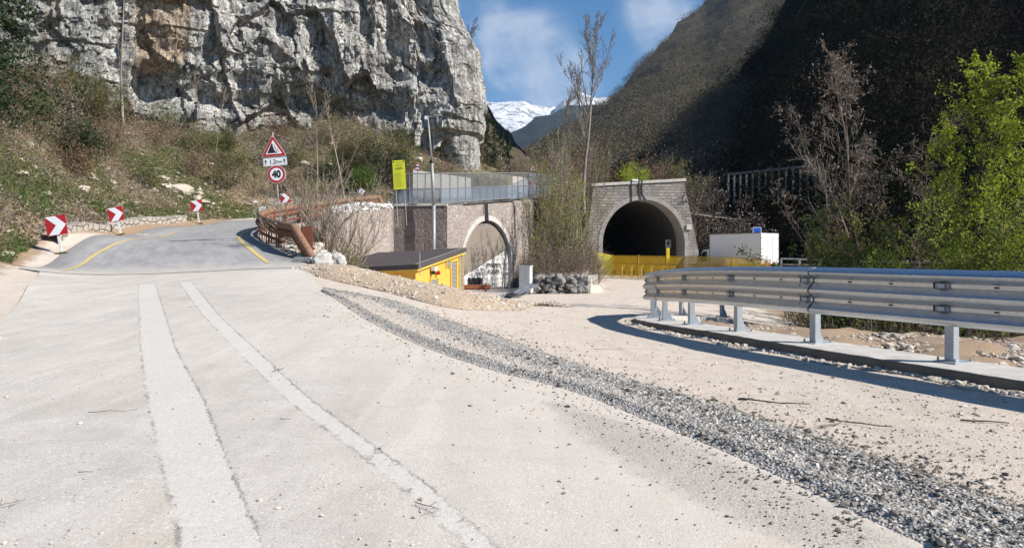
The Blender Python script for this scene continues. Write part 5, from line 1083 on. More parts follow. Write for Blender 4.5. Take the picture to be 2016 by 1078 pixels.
def cliff():
    nu, nv = 760, 300; R = resample(CP, nu); N = -path_normals(R); s = np.r_[0, np.cumsum(np.linalg.norm(np.diff(R, axis=0), axis=1))]
    z = np.r_[np.linspace(3, 30, 230), np.linspace(30.3, 58, 70)]; S, Z = np.meshgrid(s, z, indexing='ij'); X0, Y0 = R[:, 0][:, None]+0*Z, R[:, 1][:, None]+0*Z
    pxs = CX+X0/Y0*F
    D = fbm(st3(S*.07, Z*.06, 1), 3)*3.2+fbm(st3(S*.30, Z*.06, 5), 2, ridged=True)*.8+fbm(st3(S*.09, Z*.34, 9), 3, ridged=True)*.7
    D += fbm(st3(S*.8, Z*.3, 3), 2, .45, ridged=True)*.12+fbm(st3(S*1.6, Z*1.2, 7), 2, .5)*.06
    # blocky joints
    def facets(a, b, amp, tilt, seed, warp=.35):
        U = S/a+warp*fbm(st3(S*.6/a, Z*.6/b, seed), 2); V = Z/b+warp*fbm(st3(S*.6/a, Z*.6/b, seed+9), 2); iu, iv = np.floor(U).astype(int), np.floor(V).astype(int); best = np.full(U.shape, 9.); out = np.zeros(U.shape)
        for du_ in (-1, 0, 1):
            for dv_ in (-1, 0, 1):
                cu, cv = iu+du_, iv+dv_; h = _perm[(_perm[(cu+seed*7) & 511]+cv) & 511]; r1 = (h*.6180339) % 1; r2 = (h*.4142135) % 1; r3 = (h*.7320508) % 1; r4 = (h*.2360679) % 1; r5 = (h*.8717797) % 1
                dx, dy = U-cu-r1, V-cv-r2; d = np.maximum(np.abs(dx), np.abs(dy))+.25*(np.abs(dx)+np.abs(dy)); m = d < best; best = np.where(m, d, best); out = np.where(m, amp*(r3-.5)+tilt*((r4-.5)*dx*a+(r5-.65)*dy*b), out)
        return out
    D += facets(4.0, 8.5, .85, .30, 3)+facets(1.4, 3.2, .38, .42, 11)+facets(.6, 1.1, .18, .5, 23)+facets(6.5, 1.5, .4, .2, 31)
    # hollow band and overhangs near the foot
    zo = 17.3+fbm(st3(S*.12, 0, 2), 3)*1.8-1.2*smooth(520, 700, pxs); left = smooth(225, 300, pxs)*(1-smooth(800, 860, pxs))
    D -= left*(.9+1.0*smooth(-.2, .3, fbm(st3(S*.2, Z*.3, 66), 3)))*smooth(zo+.9, zo-.6, Z)*(1-.75*smooth(15.6, 13.6, Z))
    for cx_, cz_, wx_, wz_, dd in ((560, 22.5, 22, 1.4, 2.0), (520, 19.6, 40, 1.1, 1.6), (590, 17, 26, 1.5, 1.8), (640, 15.5, 45, 1.6, 2.0), (160, 23.0, 22, .8, 1.2), (480, 26, 60, .8, 1.2), (200, 19.8, 16, .7, 1.0), (770, 21, 14, 2.6, .7), (545, 25.3, 25, .9, 1.5)):
        e = np.exp(-(((pxs-cx_)/wx_)**2)-((Z-cz_-fbm(st3(S*.5, 0, cx_), 2)*1.2)/wz_)**2); D -= dd*.5*smooth(.25, .6, e*(.7+.9*np.abs(fbm(st3(S*.8, Z*1.2, cx_), 3))))
    nt = smooth(835, 850, pxs); D -= nt*.8*smooth(13.75, 13.45, Z)*(1-.5*smooth(12.5, 10.5, Z)*smooth(900, 840, pxs)); D -= nt*.9*smooth(13.2, 12.6, Z)*np.exp(-((pxs-885)/17)**2)
    D += 1.0*smooth(700, 900, pxs)*np.exp(-((Z-15.5)/2.2)**2)
    sh = np.interp(Z, [8, 13.4, 13.7, 18.7, 22.8, 24.3, 26.2, 28, 45, 58], [-.5, -.5, -.2, 0, -.6, -1.7, -2.6, -2.9, -7, -14])
    w = smooth(-16, -5, X0); D *= 1-.72*smooth(-6.5, -4, X0)
    X = X0+N[:, 0][:, None]*D+sh*w; Y = Y0+N[:, 1][:, None]*D+.28*np.maximum(Z-30, 0)+fbm(st3(S*.4, Z*.4, 33), 3)*.3
    idx = np.arange(nu*len(z)).reshape(nu, len(z)); Fq = np.stack([idx[:-1, :-1], idx[1:, :-1], idx[1:, 1:], idx[:-1, 1:]], -1).reshape(-1, 4)
    ppy = HZ-(Z-EYE)/Y0*F
    och = 1.05*np.exp(-((pxs-312)/52)**4)*smooth(165, 120, ppy)+.55*np.exp(-((pxs-560)/45)**2-((ppy-120)/50)**2)+.35*np.exp(-((pxs-440)/30)**2)
    sl = 1.1*np.exp(-((pxs-110)/85)**4)*smooth(215, 180, ppy)
    o = mesh_np('cliff', st3(X, Y, Z).reshape(-1, 3), Fq, M_cliff, attr={'ochre': och.ravel(), 'slate': sl.ravel()}); tag(o, kind='structure')
    # top cap leading back so the crag is solid
    t = MB(); k = len(z)-1; pts = [(X[i, k], Y[i, k], Z[i, k]) for i in range(0, nu, 8)]; b_ = [(p[0]-10, p[1]+45, p[2]+14) for p in pts]; n = len(pts)
    o = t.add(pts+b_, [(i, i+1, n+i+1, n+i) for i in range(n-1)]).build('cliff_top', M_cliff); tag(o, kind='structure')
cliff()
# ------------------------------------------------------------------ mountains
def m_slope(name, a, bcol, rock, rk=.62, sc=.02, snow=None):
    m, g, b = new_mat(name); co = g.coord(); n1 = g.noise(co, sc*1.5, 7, .65); n2 = g.noise(co, sc*14, 6, .7); n3 = g.noise(co, sc*60, 4, .7)
    c = g.mix(g.ramp(n1, [(.38, 0), (.62, 1)]), a, bcol); c = g.mix(g.math('MULTIPLY', g.ramp(n2, [(.35, 1), (.6, 0)]), .6), c, tuple(x*.35 for x in a))
    c = g.mix(g.ramp(g.noise(g.vmul(co, (1, 1, .4)), sc*3, 5, .6), [(rk, 0), (rk+.06, 1)]), c, rock)
    if snow:
        sz = g.n('ShaderNodeSeparateXYZ', {0: co}).outputs[2]; nn = g.noise(co, .004, 9, .72); nn2 = g.noise(g.vmul(co, (1, 1, .5)), .012, 7, .75)
        f = g.math('ADD', g.math('DIVIDE', g.math('SUBTRACT', sz, snow), 260.0), g.math('MULTIPLY', g.math('SUBTRACT', nn, .5), 1.6))
        f2 = g.math('MULTIPLY', g.ramp(f, [(.40, 0), (.60, 1)]), g.ramp(nn2, [(.40, .25), (.50, 1)])); c = g.mix(f2, c, (.80, .82, .86))
    setb(g, b, color=c, rough=1.0, spec=.1, normal=g.bump(g.math('ADD', n2, g.math('MULTIPLY', n3, .5)), .9, .06/sc)); return m
def mountain(name, cols, nv, du, mat, amp, fscale, back=1.5, label=None, seed=0, nu=None, ridged=True):
    cols = np.array(cols, float)   # px, Ybase, pybase, Yridge, pyridge, curve
    pxs = np.arange(cols[0, 0], cols[-1, 0]+.1, du); C = np.stack([np.interp(pxs, cols[:, 0], cols[:, k]) for k in range(1, 6)], 1)
    kern = np.ones(5)/5
    v = np.linspace(0, 1, nv)[None]; Yb, pb, Yr, pr, cu = [C[:, k][:, None] for k in range(5)]
    Y = Yb+(Yr-Yb)*v; zb = EYE-(pb-HZ)/F*Yb; zr = EYE-(pr-HZ)/F*Yr; Z = zb+(zr-zb)*v**cu
    vb = np.linspace(0, 1, 14)[None, 1:]; Y2 = Yr+(Yr*(back-1))*vb; Z2 = zr*(1-vb**1.3)-3*vb
    Y = np.c_[Y, Y2]; Z = np.c_[Z, Z2]; X = (pxs[:, None]-CX)/F*Y
    w = np.r_[np.minimum(1, np.linspace(0, 1, nv)*4), np.ones(13)][None]*np.minimum(1, np.linspace(0, 1, len(pxs))*8)[:, None]
    P = st3(X*fscale, Y*fscale, Z*fscale)+seed*3.1; n = fbm(P, 6, .5, ridged=ridged); Z = Z+w*(n-.35*ridged)*amp; X = X+w*fbm(P+40, 4)*amp*.5
    idx = np.arange(X.size).reshape(X.shape); Fq = np.stack([idx[:-1, :-1], idx[1:, :-1], idx[1:, 1:], idx[:-1, 1:]], -1).reshape(-1, 4)
    o = mesh_np(name, st3(X, Y, Z).reshape(-1, 3), Fq, mat, smooth_=True); tag(o, kind='structure')
    return o, X[:, :nv+3], Y[:, :nv+3], Z[:, :nv+3]
M_hill = m_slope('brown_hillside', (.10, .085, .055), (.15, .125, .085), (.26, .25, .23), .70, .02)
M_dark_hill = m_slope('shaded_hillside', (.028, .028, .015), (.038, .038, .02), (.085, .085, .095), .60, .022)  # darker copy of the hillside colour, with the shade put into it
M_bluem = m_slope('far_forest', (.030, .040, .035), (.04, .05, .04), (.09, .09, .10), .72, .002)
M_snow = m_slope('snowy_mountain', (.030, .040, .035), (.045, .05, .04), (.10, .10, .11), .66, .0015, snow=520)
far_o, fX, fY, fZ = mountain('sunlit_hill', [(1010, 300, 345, 480, 318, 1), (1050, 300, 350, 520, 312, 1), (1090, 300, 360, 580, 285, 1), (1130, 310, 365, 640, 258, 1), (1175, 320, 370, 700, 226, 1), (1250, 330, 380, 830, 147, 1), (1330, 340, 385, 980, 56, 1), (1390, 350, 385, 1120, 6, 1), (1450, 350, 385, 1230, -60, 1), (1560, 350, 385, 1350, -150, 1), (1700, 350, 385, 1450, -200, 1)], 220, 2.0, M_hill, 11, .009, seed=1, back=1.15)
near_o, nX, nY, nZ = mountain('shaded_mountain', [(1225, 150, 420, 190, 350, 1), (1290, 130, 430, 210, 305, 1), (1350, 115, 440, 225, 245, 1), (1430, 100, 450, 240, 182, 1), (1480, 92, 460, 250, 120, .95), (1530, 86, 470, 255, 40, .9), (1600, 80, 480, 260, -80, .9), (1800, 70, 500, 255, -280, .9), (2016, 66, 520, 240, -420, 1), (2300, 66, 540, 215, -900, 1), (2700, 70, 560, 185, -1350, 1), (3300, 75, 600, 150, -1900, 1), (4100, 70, 640, 118, -2500, 1), (5000, 66, 660, 96, -2800, 1)], 130, 5.0, M_dark_hill, 8, .035, seed=4)  # last columns out of view: ridge added to cast shade on this slope
spur_o, sX, sY, sZ = mountain('wooded_spur', [(1270, 112, 430, 150, 365, 1), (1310, 110, 432, 160, 305, 1), (1350, 108, 434, 168, 245, 1), (1390, 106, 436, 172, 210, 1), (1430, 104, 438, 176, 186, 1), (1475, 104, 440, 182, 168, 1), (1520, 104, 440, 186, 190, 1), (1570, 104, 440, 186, 250, 1), (1640, 104, 440, 180, 330, 1)], 70, 3.0, M_hill, 4, .05, seed=6)
mountain('valley_hill', [(860, 140, 350, 260, 215, 1), (930, 135, 350, 250, 190, 1), (950, 130, 352, 240, 205, 1), (985, 130, 352, 235, 248, 1), (1010, 130, 355, 230, 285, 1), (1045, 140, 355, 220, 315, 1), (1100, 140, 358, 200, 340, 1)], 60, 3.0, M_hill, 6, .03, seed=7)
mountain('snowy_mountain', [(820, 2600, 330, 5200, 215, 1.2), (960, 2600, 325, 5200, 206, 1.2), (1030, 2500, 320, 5200, 207, 1.3), (1075, 2500, 320, 5400, 212, 1.3), (1092, 2500, 320, 5600, 216, 1.2), (1112, 2500, 320, 5400, 198, 1.1), (1140, 2500, 320, 5200, 186, 1.1), (1165, 2500, 320, 5200, 190, 1.1), (1200, 2500, 320, 5200, 200, 1.1), (1300, 2500, 320, 5200, 205, 1.1)], 200, 1.2, M_snow, 70, .0022, seed=9)
mountain('blue_mountain', [(940, 1900, 330, 3000, 262, 1), (1000, 1900, 330, 3000, 262, 1), (1020, 1900, 330, 3000, 257, 1), (1060, 1900, 330, 3100, 238, 1), (1100, 1900, 330, 3200, 222, 1), (1135, 1900, 330, 3300, 214, 1), (1180, 1900, 330, 3300, 206, 1), (1240, 1900, 330, 3300, 200, 1)], 80, 2.0, M_bluem, 40, .003, seed=12)

# ------------------------------------------------------------------ vegetation
def m_leaf(name, a, b_, trans=.35, rough=.7):
    m, g, b = new_mat(name); gi = g.n('ShaderNodeNewGeometry').outputs['Random Per Island']; n = g.noise(g.coord(), .9, 4)
    c = g.mix(gi, a, b_); c = g.mix(g.math('MULTIPLY', n, .35), c, tuple(x*.6 for x in a)); setb(g, b, color=c, rough=rough, spec=.2)
    if trans:
        tl = g.n('ShaderNodeBsdfTranslucent', {'Color': c}); mx = g.n('ShaderNodeMixShader', {0: trans}); g.nt.links.new(b.outputs[0], mx.inputs[1]); g.nt.links.new(tl.outputs[0], mx.inputs[2]); g.nt.links.new(mx.outputs[0], g.nt.nodes['Material Output'].inputs['Surface'])
    return m
B_grey = m_leaf('grey_bark', (.20, .175, .15), (.30, .27, .24), 0); B_dark = m_leaf('dark_bark', (.055, .042, .034), (.11, .085, .07), 0); B_brown = m_leaf('brown_twig', (.15, .11, .085), (.25, .19, .15), 0); B_pale = m_leaf('pale_twig', (.36, .30, .23), (.25, .20, .15), 0)
L_spring = m_leaf('spring_leaf', (.25, .33, .03), (.40, .46, .06), .5); L_green = m_leaf('green_leaf', (.07, .13, .025), (.14, .21, .045), .4); L_dark = m_leaf('ivy_leaf', (.015, .035, .012), (.035, .06, .02), .2); L_olive = m_leaf('olive_leaf', (.11, .125, .04), (.19, .19, .07), .35); L_brown = m_leaf('dead_leaf', (.17, .105, .06), (.28, .19, .11), .3); L_pod = m_leaf('seed_pod', (.15, .12, .10), (.25, .21, .18), .2); L_yel = m_leaf('yellow_green_leaf', (.22, .25, .05), (.33, .34, .09), .45); L_blos = m_leaf('blossom', (.5, .45, .4), (.65, .6, .55), .3)
def unit(v): return v/(np.linalg.norm(v)+1e-9)
def grow(rng, h, r0, nb=9, spread=.75, up=.35, lean=(0, 0), depth=3, first=.3, ratio=.45, seg=7, wig=.10, minr=.006):
    """returns trunk segs, branch segs, tip points"""
    T, Bs, tips = [], [], []
    def limb(p, d, L, r, lv, out, n):
        pts = [p]; dirs = []
        for i in range(n):
            d = unit(d+rng.normal(0, wig*(1+lv*.6), 3)+np.array([0, 0, up*.12*(lv > 0)])); p = p+d*L/n; pts.append(p); dirs.append(d)
        rr = [max(minr, r*(1-.85*i/n)) for i in range(n+1)]
        for i in range(n): out.append((pts[i], pts[i+1], rr[i], rr[i+1]))
        if lv >= depth: tips.extend(pts[1:]); return
        k = nb if lv == 0 else max(3, int(nb*(.75 if lv == 1 else .55)))
        for j in range(k):
            t = (first if lv == 0 else .15)+(1-(first if lv == 0 else .15))*(j+rng.rand()*.8)/k; i = min(int(t*n), n-1); q = pts[i]+(pts[i+1]-pts[i])*(t*n-i)
            a = rng.rand()*2*np.pi; side = np.array([math.cos(a), math.sin(a), 0]); side = unit(side-dirs[i]*(side@dirs[i])); nd = unit(dirs[i]*(1-spread*.6)+side*spread+np.array([0, 0, up]))
            limb(q, nd, L*ratio*(1.25-.75*t)*(.7+.6*rng.rand()), rr[i]*.55, lv+1, Bs, max(3, n-2-lv))
        tips.append(pts[-1])
    limb(np.zeros(3), unit(np.array([lean[0], lean[1], 1.])), h, r0, 0, T, seg)
    return T, Bs, np.array(tips)
def seg_arr(S): return np.array([s[0] for s in S]), np.array([s[1] for s in S]), np.array([s[2] for s in S]), np.array([s[3] for s in S])
def tree(name, loc, label, cat, seed, h, r0, bark, leaf=None, nleaf=0, lsize=.05, ljit=.12, group=None, multi=1, mspread=.3, twig=None, leaf2=None, **kw):
    rng = np.random.RandomState(seed); root = empty(name, loc); tag(root, label, cat, group); tT = []; tB = []; tips = []
    for i in range(multi):
        k = dict(kw)
        if multi > 1: a = rng.rand()*6.28; q = mspread*(.3+rng.rand()); k['lean'] = (math.cos(a)*q, math.sin(a)*q)
        T, B_, tp = grow(rng, h*(1 if multi == 1 else .65+.35*rng.rand()), r0, **k); o = np.array([rng.normal()*.12, rng.normal()*.12, 0])*(multi > 1)
        tT += [(a_+o, b_+o, c, d) for a_, b_, c, d in T]; tB += [(a_+o, b_+o, c, d) for a_, b_, c, d in B_]; tips.append(tp+o)
    nb_ = NB(); nb_.add(*tubes(*seg_arr(tT), 7), 0); nb_.build('trunk', [bark], root, smooth_=True)
    nb_ = NB(); nb_.add(*tubes(*seg_arr(tB), 3), 0); mats = [twig or bark]
    if leaf is not None and nleaf:
        tips = np.concatenate(tips); P = tips[rng.randint(len(tips), size=nleaf)]+rng.normal(0, ljit, (nleaf, 3)); nb_.add(*cards(P, lsize*rng.uniform(.6, 1.4, nleaf), rng), 1); mats.append(leaf)
        if leaf2 is not None: n2 = nleaf//3; P = tips[rng.randint(len(tips), size=n2)]+rng.normal(0, ljit, (n2, 3)); nb_.add(*cards(P, lsize*rng.uniform(.6, 1.4, n2), rng), 2); mats.append(leaf2)
    nb_.build('crown', mats, root)
    return root
def at(qx, Y, qtop=None, z=None, up=True):
    x = (qx-CX)/F*Y; z = float(H(x, Y)) if z is None else z
    return (x, Y, z-.1), (EYE-(qtop-HZ)/F*Y-z if qtop is not None else None)
# right hand trees behind the guard rail
def RT(qx, Y, qtop, label, seed, z=-2.2, **kw):
    l, h = at(qx, Y, qtop, z); return tree(kw.pop('name', 'tree'), l, label, 'tree', seed, h, kw.pop('r0', .09), **kw)
RT(1740, 26, 168, 'tallest brown tree with hanging dry seed pods and forked dark trunk behind the guard rail', 21, bark=B_dark, twig=B_brown, leaf=L_pod, nleaf=3400, lsize=.045, ljit=.06, nb=11, spread=.8, up=.3, first=.30, ratio=.42, lean=(-.10, 0), r0=.10, name='seed_pod_tree')
RT(1622, 29, 235, 'slender leafless tree behind the guard rail, left of the seed pod tree', 22, bark=B_dark, twig=B_grey, leaf=L_pod, nleaf=500, lsize=.03, nb=9, spread=.7, up=.35, first=.4, ratio=.40, lean=(-.06, 0), r0=.07, name='bare_tree')
RT(1790, 27, 285, 'dense brown leafless tree right behind the seed pod tree', 23, bark=B_dark, twig=B_brown, leaf=L_pod, nleaf=1000, lsize=.04, nb=10, spread=.8, up=.25, first=.25, ratio=.42, lean=(-.12, 0), name='bare_tree')
RT(1835, 24, 160, 'tall tree breaking into bright lime green leaf, first right of the seed pod tree', 24, bark=B_dark, leaf=L_spring, nleaf=6000, lsize=.048, ljit=.05, nb=12, spread=.75, up=.45, first=.25, ratio=.36, lean=(.02, 0), name='leafing_tree')
RT(1935, 22.5, 180, 'lime green leafing tree with long upright shoots near the right edge of the photo', 25, bark=B_dark, leaf=L_spring, nleaf=3800, lsize=.048, ljit=.05, nb=12, spread=.85, up=.4, first=.2, ratio=.40, lean=(.05, 0), name='leafing_tree')
RT(1885, 23, 235, 'lime green leafing tree between two taller leafing trees behind the guard rail', 27, bark=B_dark, leaf=L_spring, nleaf=5000, lsize=.05, ljit=.06, nb=12, spread=.85, up=.35, first=.2, ratio=.40, name='leafing_tree')
RT(2035, 21, 300, 'green leafing tree cut by the right edge of the photo', 26, bark=B_dark, leaf=L_spring, nleaf=4200, lsize=.05, ljit=.10, nb=10, spread=.85, up=.35, first=.2, ratio=.42, name='leafing_tree')
us = [(1650, 26, 415, L_brown), (1675, 25, 400, L_green), (1700, 24, 380, L_green), (1760, 23, 385, L_yel), (1815, 22.5, 370, L_yel), (1870, 21.5, 345, L_spring), (1925, 21, 350, L_yel), (1985, 20.5, 340, L_spring), (2040, 20, 380, L_spring), (1890, 25, 420, L_green), (1730, 29, 440, L_green), (1640, 31, 450, L_green)]
for i, (qx, Y, qt, lf) in enumerate(us):
    l, h = at(qx, Y, qt, -2.3); tree('shrub', l, 'many stemmed green shrub growing among the trees behind the guard rail', 'shrub', 40+i, h*.95, .03, B_dark, leaf=lf, leaf2=L_green if lf is not L_green else L_olive, nleaf=3000, lsize=.042, ljit=.09, group='shrubs under the trees behind the guard rail', multi=6, mspread=.2 if i < 2 else .42, nb=6, spread=.5 if i < 2 else .8, up=.3, first=.15, ratio=.4, depth=2, seg=6)
# bare bushes right of the open tunnel
for i, (qx, Y, qt) in enumerate([(1375, 79, 345), (1415, 78, 375), (1450, 77, 415), (1360, 84, 330), (1495, 74, 440)]):
    l, h = at(qx, Y, qt, .4); tree('bare_bush', l, 'rounded grey leafless bush on the slope right of the open tunnel', 'bush', 60+i, h, .10, B_dark, leaf=B_grey, nleaf=500, lsize=.10, ljit=.3, group='bare bushes right of the open tunnel', multi=4, mspread=.5, nb=9, spread=.8, up=.25, first=.15, ratio=.42, depth=3, seg=6, minr=.018)
# tall bare tree in the middle
l, h = at(1150, 60, 52, 5.2); tree('tall_bare_tree', l, 'tallest bare tree in the middle, its twiggy crown against the sky', 'tree', 75, h, .16, B_grey, leaf=L_olive, nleaf=700, lsize=.06, ljit=.1, nb=15, spread=.6, up=.5, first=.35, ratio=.32, lean=(-.012, 0), seg=10, wig=.05, minr=.014)
l, h = at(1105, 63, 190, 5.5); tree('slim_bare_tree', l, 'slimmer bare tree just left of the tallest one, reaching the snowy peak', 'tree', 76, h, .10, B_grey, leaf=L_olive, nleaf=300, lsize=.05, nb=12, spread=.6, up=.5, first=.4, ratio=.32, lean=(-.03, 0), seg=9, wig=.05, minr=.012)
rr = np.random.RandomState(12)
for i in range(24):
    qx = 1046+rr.rand()*108; Y = 44+rr.rand()*22; top = np.interp(qx, [1040, 1080, 1130, 1160, 1190], [300, 270, 225, 240, 320])+rr.rand()*70-(0)
    if Y < 55: top += 60
    lf = [L_yel, L_olive, L_yel, L_brown, L_olive, L_blos, L_yel][i % 7]; l, h = at(qx, Y, top)
    tree('sapling', l, 'thin upright sapling with sparse spring leaf on the mound between the tunnels', 'sapling', 100+i, max(h, 3), .035, [B_pale, B_brown, B_grey][i % 3], leaf=lf, nleaf=800 if lf is not L_blos else 350, lsize=.05, ljit=.15, group='saplings on the mound between the tunnels', multi=4, mspread=.13, nb=7, spread=.5, up=.7, first=.2, ratio=.26, depth=2, seg=6, minr=.010)
for i in range(16):
    qx = 948+i*15+rr.rand()*8; Y = 82+rr.rand()*26; top = np.interp(qx, [940, 1000, 1050, 1100, 1160, 1260], [262, 275, 300, 262, 258, 290])+rr.rand()*35; l, h = at(qx, Y, top, 8.0)
    tree('valley_tree', l, 'reddish brown leafless tree in the valley beyond the mesh fence', 'tree', 140+i, max(h, 4), .08, B_brown, leaf=[L_brown, L_olive, B_grey][i % 3], nleaf=900, lsize=.09, ljit=.25, group='leafless trees in the valley', multi=3, mspread=.2, nb=8, spread=.6, up=.5, first=.2, ratio=.32, depth=2, seg=6, minr=.018)
l, h = at(1255, 84, 318, 7.0); tree('green_bush', l, 'bright green bush above the open tunnel portal', 'bush', 171, h, .05, B_brown, leaf=L_spring, nleaf=3000, lsize=.09, ljit=.3, multi=5, mspread=.35, nb=6, spread=.8, up=.4, first=.15, ratio=.4, depth=2)
for i in range(7):
    l, h = at(1200+i*28, 88+rr.rand()*6, 285+rr.rand()*30+abs(i-2)*5, 7.0); tree('portal_tree', l, 'brown leafless tree standing above the open tunnel portal', 'tree', 180+i, h, .08, B_brown, leaf=L_brown if i % 2 else L_olive, nleaf=1200, lsize=.09, ljit=.3, group='leafless trees above the open tunnel', multi=3, mspread=.3, nb=9, spread=.7, up=.4, first=.15, ratio=.36, depth=2, minr=.018)
# bare shrub behind the rusty rail
l, h = at(640, 30.5, 330); tree('bare_shrub', (l[0], l[1], 1.0), 'widest leafless many stemmed shrub, in front of the others left of the hut', 'shrub', 201, 4.2, .045, B_pale, leaf=B_grey, nleaf=500, lsize=.03, multi=22, mspread=.8, nb=7, spread=.6, up=.5, first=.2, ratio=.36, depth=2, seg=7, minr=.007)
tree('low_shrub', (-6.5, 28.6, .5), 'low twiggy shrub with a few green leaves against the side of the yellow hut', 'shrub', 202, 1.7, .03, B_pale, leaf=L_olive, nleaf=1800, lsize=.028, ljit=.1, multi=9, mspread=.8, nb=6, spread=.8, up=.2, first=.15, ratio=.42, depth=2, minr=.006)
for i, (x_, y_, z_, h_, lab) in enumerate([(-7.9, 30.2, 1.5, 4.6, 'taller bare shrub with upright pale stems just behind the rusty end plate'), (-6.9, 31.5, .4, 4.2, 'bare spreading shrub between the pale wall and the hut roof')]):
    tree('bare_shrub', (x_, y_, z_), lab, 'shrub', 205+i, h_, .035, B_pale, multi=14, mspread=.55, nb=8, spread=.55, up=.6, first=.2, ratio=.34, depth=2, seg=7, minr=.0065)
# trees and bushes before the cliff
for i, (qx, Y, qt, zz, lab) in enumerate([(246, 56, -60, None, 'tall thin leafless tree before the cliff, left of the ochre rock'), (394, 60, 140, None, 'short thin leafless tree at the cliff foot, first right of the ochre rock'), (424, 60, 165, None, 'very thin bare sapling at the cliff foot, second right of the ochre rock'), (622, 46, 175, None, 'thin straight leafless tree rising behind the rusty railing'), (679, 56, 180, None, 'pale leafless tree before the dark hollow of the cliff, left of the notice board')]):
    l, h = at(qx, Y, qt, zz); tree('thin_tree', l, lab, 'tree', 220+i, h, (.13, .05, .04, .05, .08)[i], B_pale if i else B_grey, nb=8, spread=.6, up=.5, first=.45, ratio=.3, seg=8, wig=.05, minr=.010)
l, h = at(912, 74, 30, 22.0); tree('crag_tree', l, 'small leafless tree on the upper right edge of the cliff', 'tree', 231, h, .07, B_dark, nb=9, spread=.7, up=.5, first=.15, ratio=.4, lean=(.25, 0), minr=.012)
for i, (qx, Y, qt, w, lf, lab) in enumerate([(130, 52, 95, .5, L_olive, 'loose greenish bush before the left part of the cliff'), (180, 54, 120, .5, L_olive, 'olive leafed bush before the cliff, beside the tall thin tree'), (160, 44, 232, .25, L_dark, 'small dark ivy clump in the middle of the bank'), (745, 60, 275, .5, L_dark, 'large dark green bush left of the yellow notice board'), (700, 60, 240, .6, L_olive, 'tangled olive bush in front of the dark hollow of the cliff'), (780, 63, 240, .5, L_olive, 'brownish bush at the cliff foot above the notice board'), (720, 58, 330, .5, L_green, 'low green bush behind the rusty railing, left of the notice board')]):
    l, h = at(qx, Y, qt); tree('bush', l, lab, 'bush', 240+i, max(h, 1.5), .05, B_brown, leaf=lf, nleaf=4200, lsize=.06, ljit=.3, multi=7, mspread=w, nb=7, spread=.8, up=.3, first=.1, ratio=.42, depth=2, minr=.012)
# dark conifer, top left
def conifer(loc, h, label, seed, w=.33, cat='tree', n=70, par=None):
    rng = np.random.RandomState(seed); root = empty('conifer', loc); tag(root, label, cat, par); S = [((np.array([0, 0, h*i/8.])), np.array([0, 0, h*(i+1)/8.]), .02*h*(1-i/8.)+.01, .02*h*(1-(i+1)/8.)+.01) for i in range(8)]
    NB().add(*tubes(*seg_arr(S), 7), 0).build('trunk', [B_dark], root); P0, P1, C = [], [], []
    for j in range(n):
        t = .06+.94*(j+rng.rand())/n; a = rng.rand()*6.28; L = h*w*(1-t)**.8*(.7+.5*rng.rand())+.1; p = np.array([0, 0, h*t])
        for k in range(5):
            q = p+np.array([math.cos(a), math.sin(a), -.18-.12*k])*L/5; P0.append(p); P1.append(q)
            for _ in range(22): C.append(q+rng.normal(0, .06*L**.5*h**.3, 3)*[1, 1, .6]-[0, 0, rng.rand()*.08*L])
            p = q; a += rng.normal(0, .12)
    nb_ = NB(); nb_.add(*tubes(P0, P1, np.full(len(P0), .02), np.full(len(P0), .012), 3), 0); C = np.array(C); nb_.add(*cards(C, (.035*h**.5)*rng.uniform(.6, 1.5, len(C)), rng, aspect=.35), 1); nb_.build('crown', [B_dark, L_dark], root)
l, h = at(-15, 40, -140); conifer(l, max(h, 9), 'dark drooping conifer at the top left corner before the cliff', 301, .42, n=120)
for i, (qx, Y, qt) in enumerate([(948, 120, 205), (960, 122, 215), (975, 118, 232), (990, 120, 250), (1003, 124, 262)]):
    l, h = at(qx, Y, qt, 12.0); conifer(l, max(h, 5), 'dark conifer on the ridge right behind the cliff edge', 310+i, .26, n=36, par='conifers behind the cliff edge')
# -------- bank brush: twigs, dead grass, leaves (uncountable)
def sample_bank(n, rng, f):
    out = []
    while sum(map(len, out)) < n:
        Y = rng.uniform(8, 72, n*2); qx = rng.uniform(-60, 1000, n*2); x = (qx-CX)/F*Y; ok = f(x, Y); out.append(np.stack([x[ok], Y[ok], H(x[ok], Y[ok])], 1))
    return np.concatenate(out)[:n]
roadL = lambda Y: np.interp(Y, [0, 8, 12, 17, 23.4, 28, 34, 40, 46, 51, 54.5, 57.5, 60.5], [-9, -9.4, -10.4, -13.2, -16.6, -18.2, -19.6, -20.4, -20.4, -18, -12.5, -6.5, -2])
cliffY = lambda x: np.interp(x, CP[:, 0][:60], CP[:, 1][:60])
def onbank(x, Y): return ((x < roadL(Y)-.1) | ((Y > 58.5) & (x < 0) & (x > -22))) & (x > -48) & (Y < np.interp(x, [-48, -36, -27, -18, -9, -3], [48, 58, 66, 70, 71, 71])) & (H(x, Y) < 17)
def twigs(P, rng, L, r, up=.6, k=3, bend=.5):
    n = len(P); d = rng.normal(size=(n, 3)); d[:, 2] = np.abs(d[:, 2])*up+up*.5; d /= np.linalg.norm(d, axis=1, keepdims=True); L = (L*rng.uniform(.4, 1.5, n))[:, None]; p = P; A, B_, R0, R1 = [], [], [], []
    for i in range(k):
        q = p+d*L/k; A.append(p); B_.append(q); R0.append(np.full(n, r*(1-i/k*.6))); R1.append(np.full(n, r*(1-(i+1)/k*.6))); p = q; d = d+rng.normal(0, bend, (n, 3))*.5-[0, 0, .15]; d /= np.linalg.norm(d, axis=1, keepdims=True)
    return tubes(np.concatenate(A), np.concatenate(B_), np.concatenate(R0), np.concatenate(R1), 3), p
rng = np.random.RandomState(77); nb = NB()
P = sample_bank(26000, rng, onbank); g_ = fbm(st3(P[:, 0]*.28, P[:, 1]*.28, 3), 3)
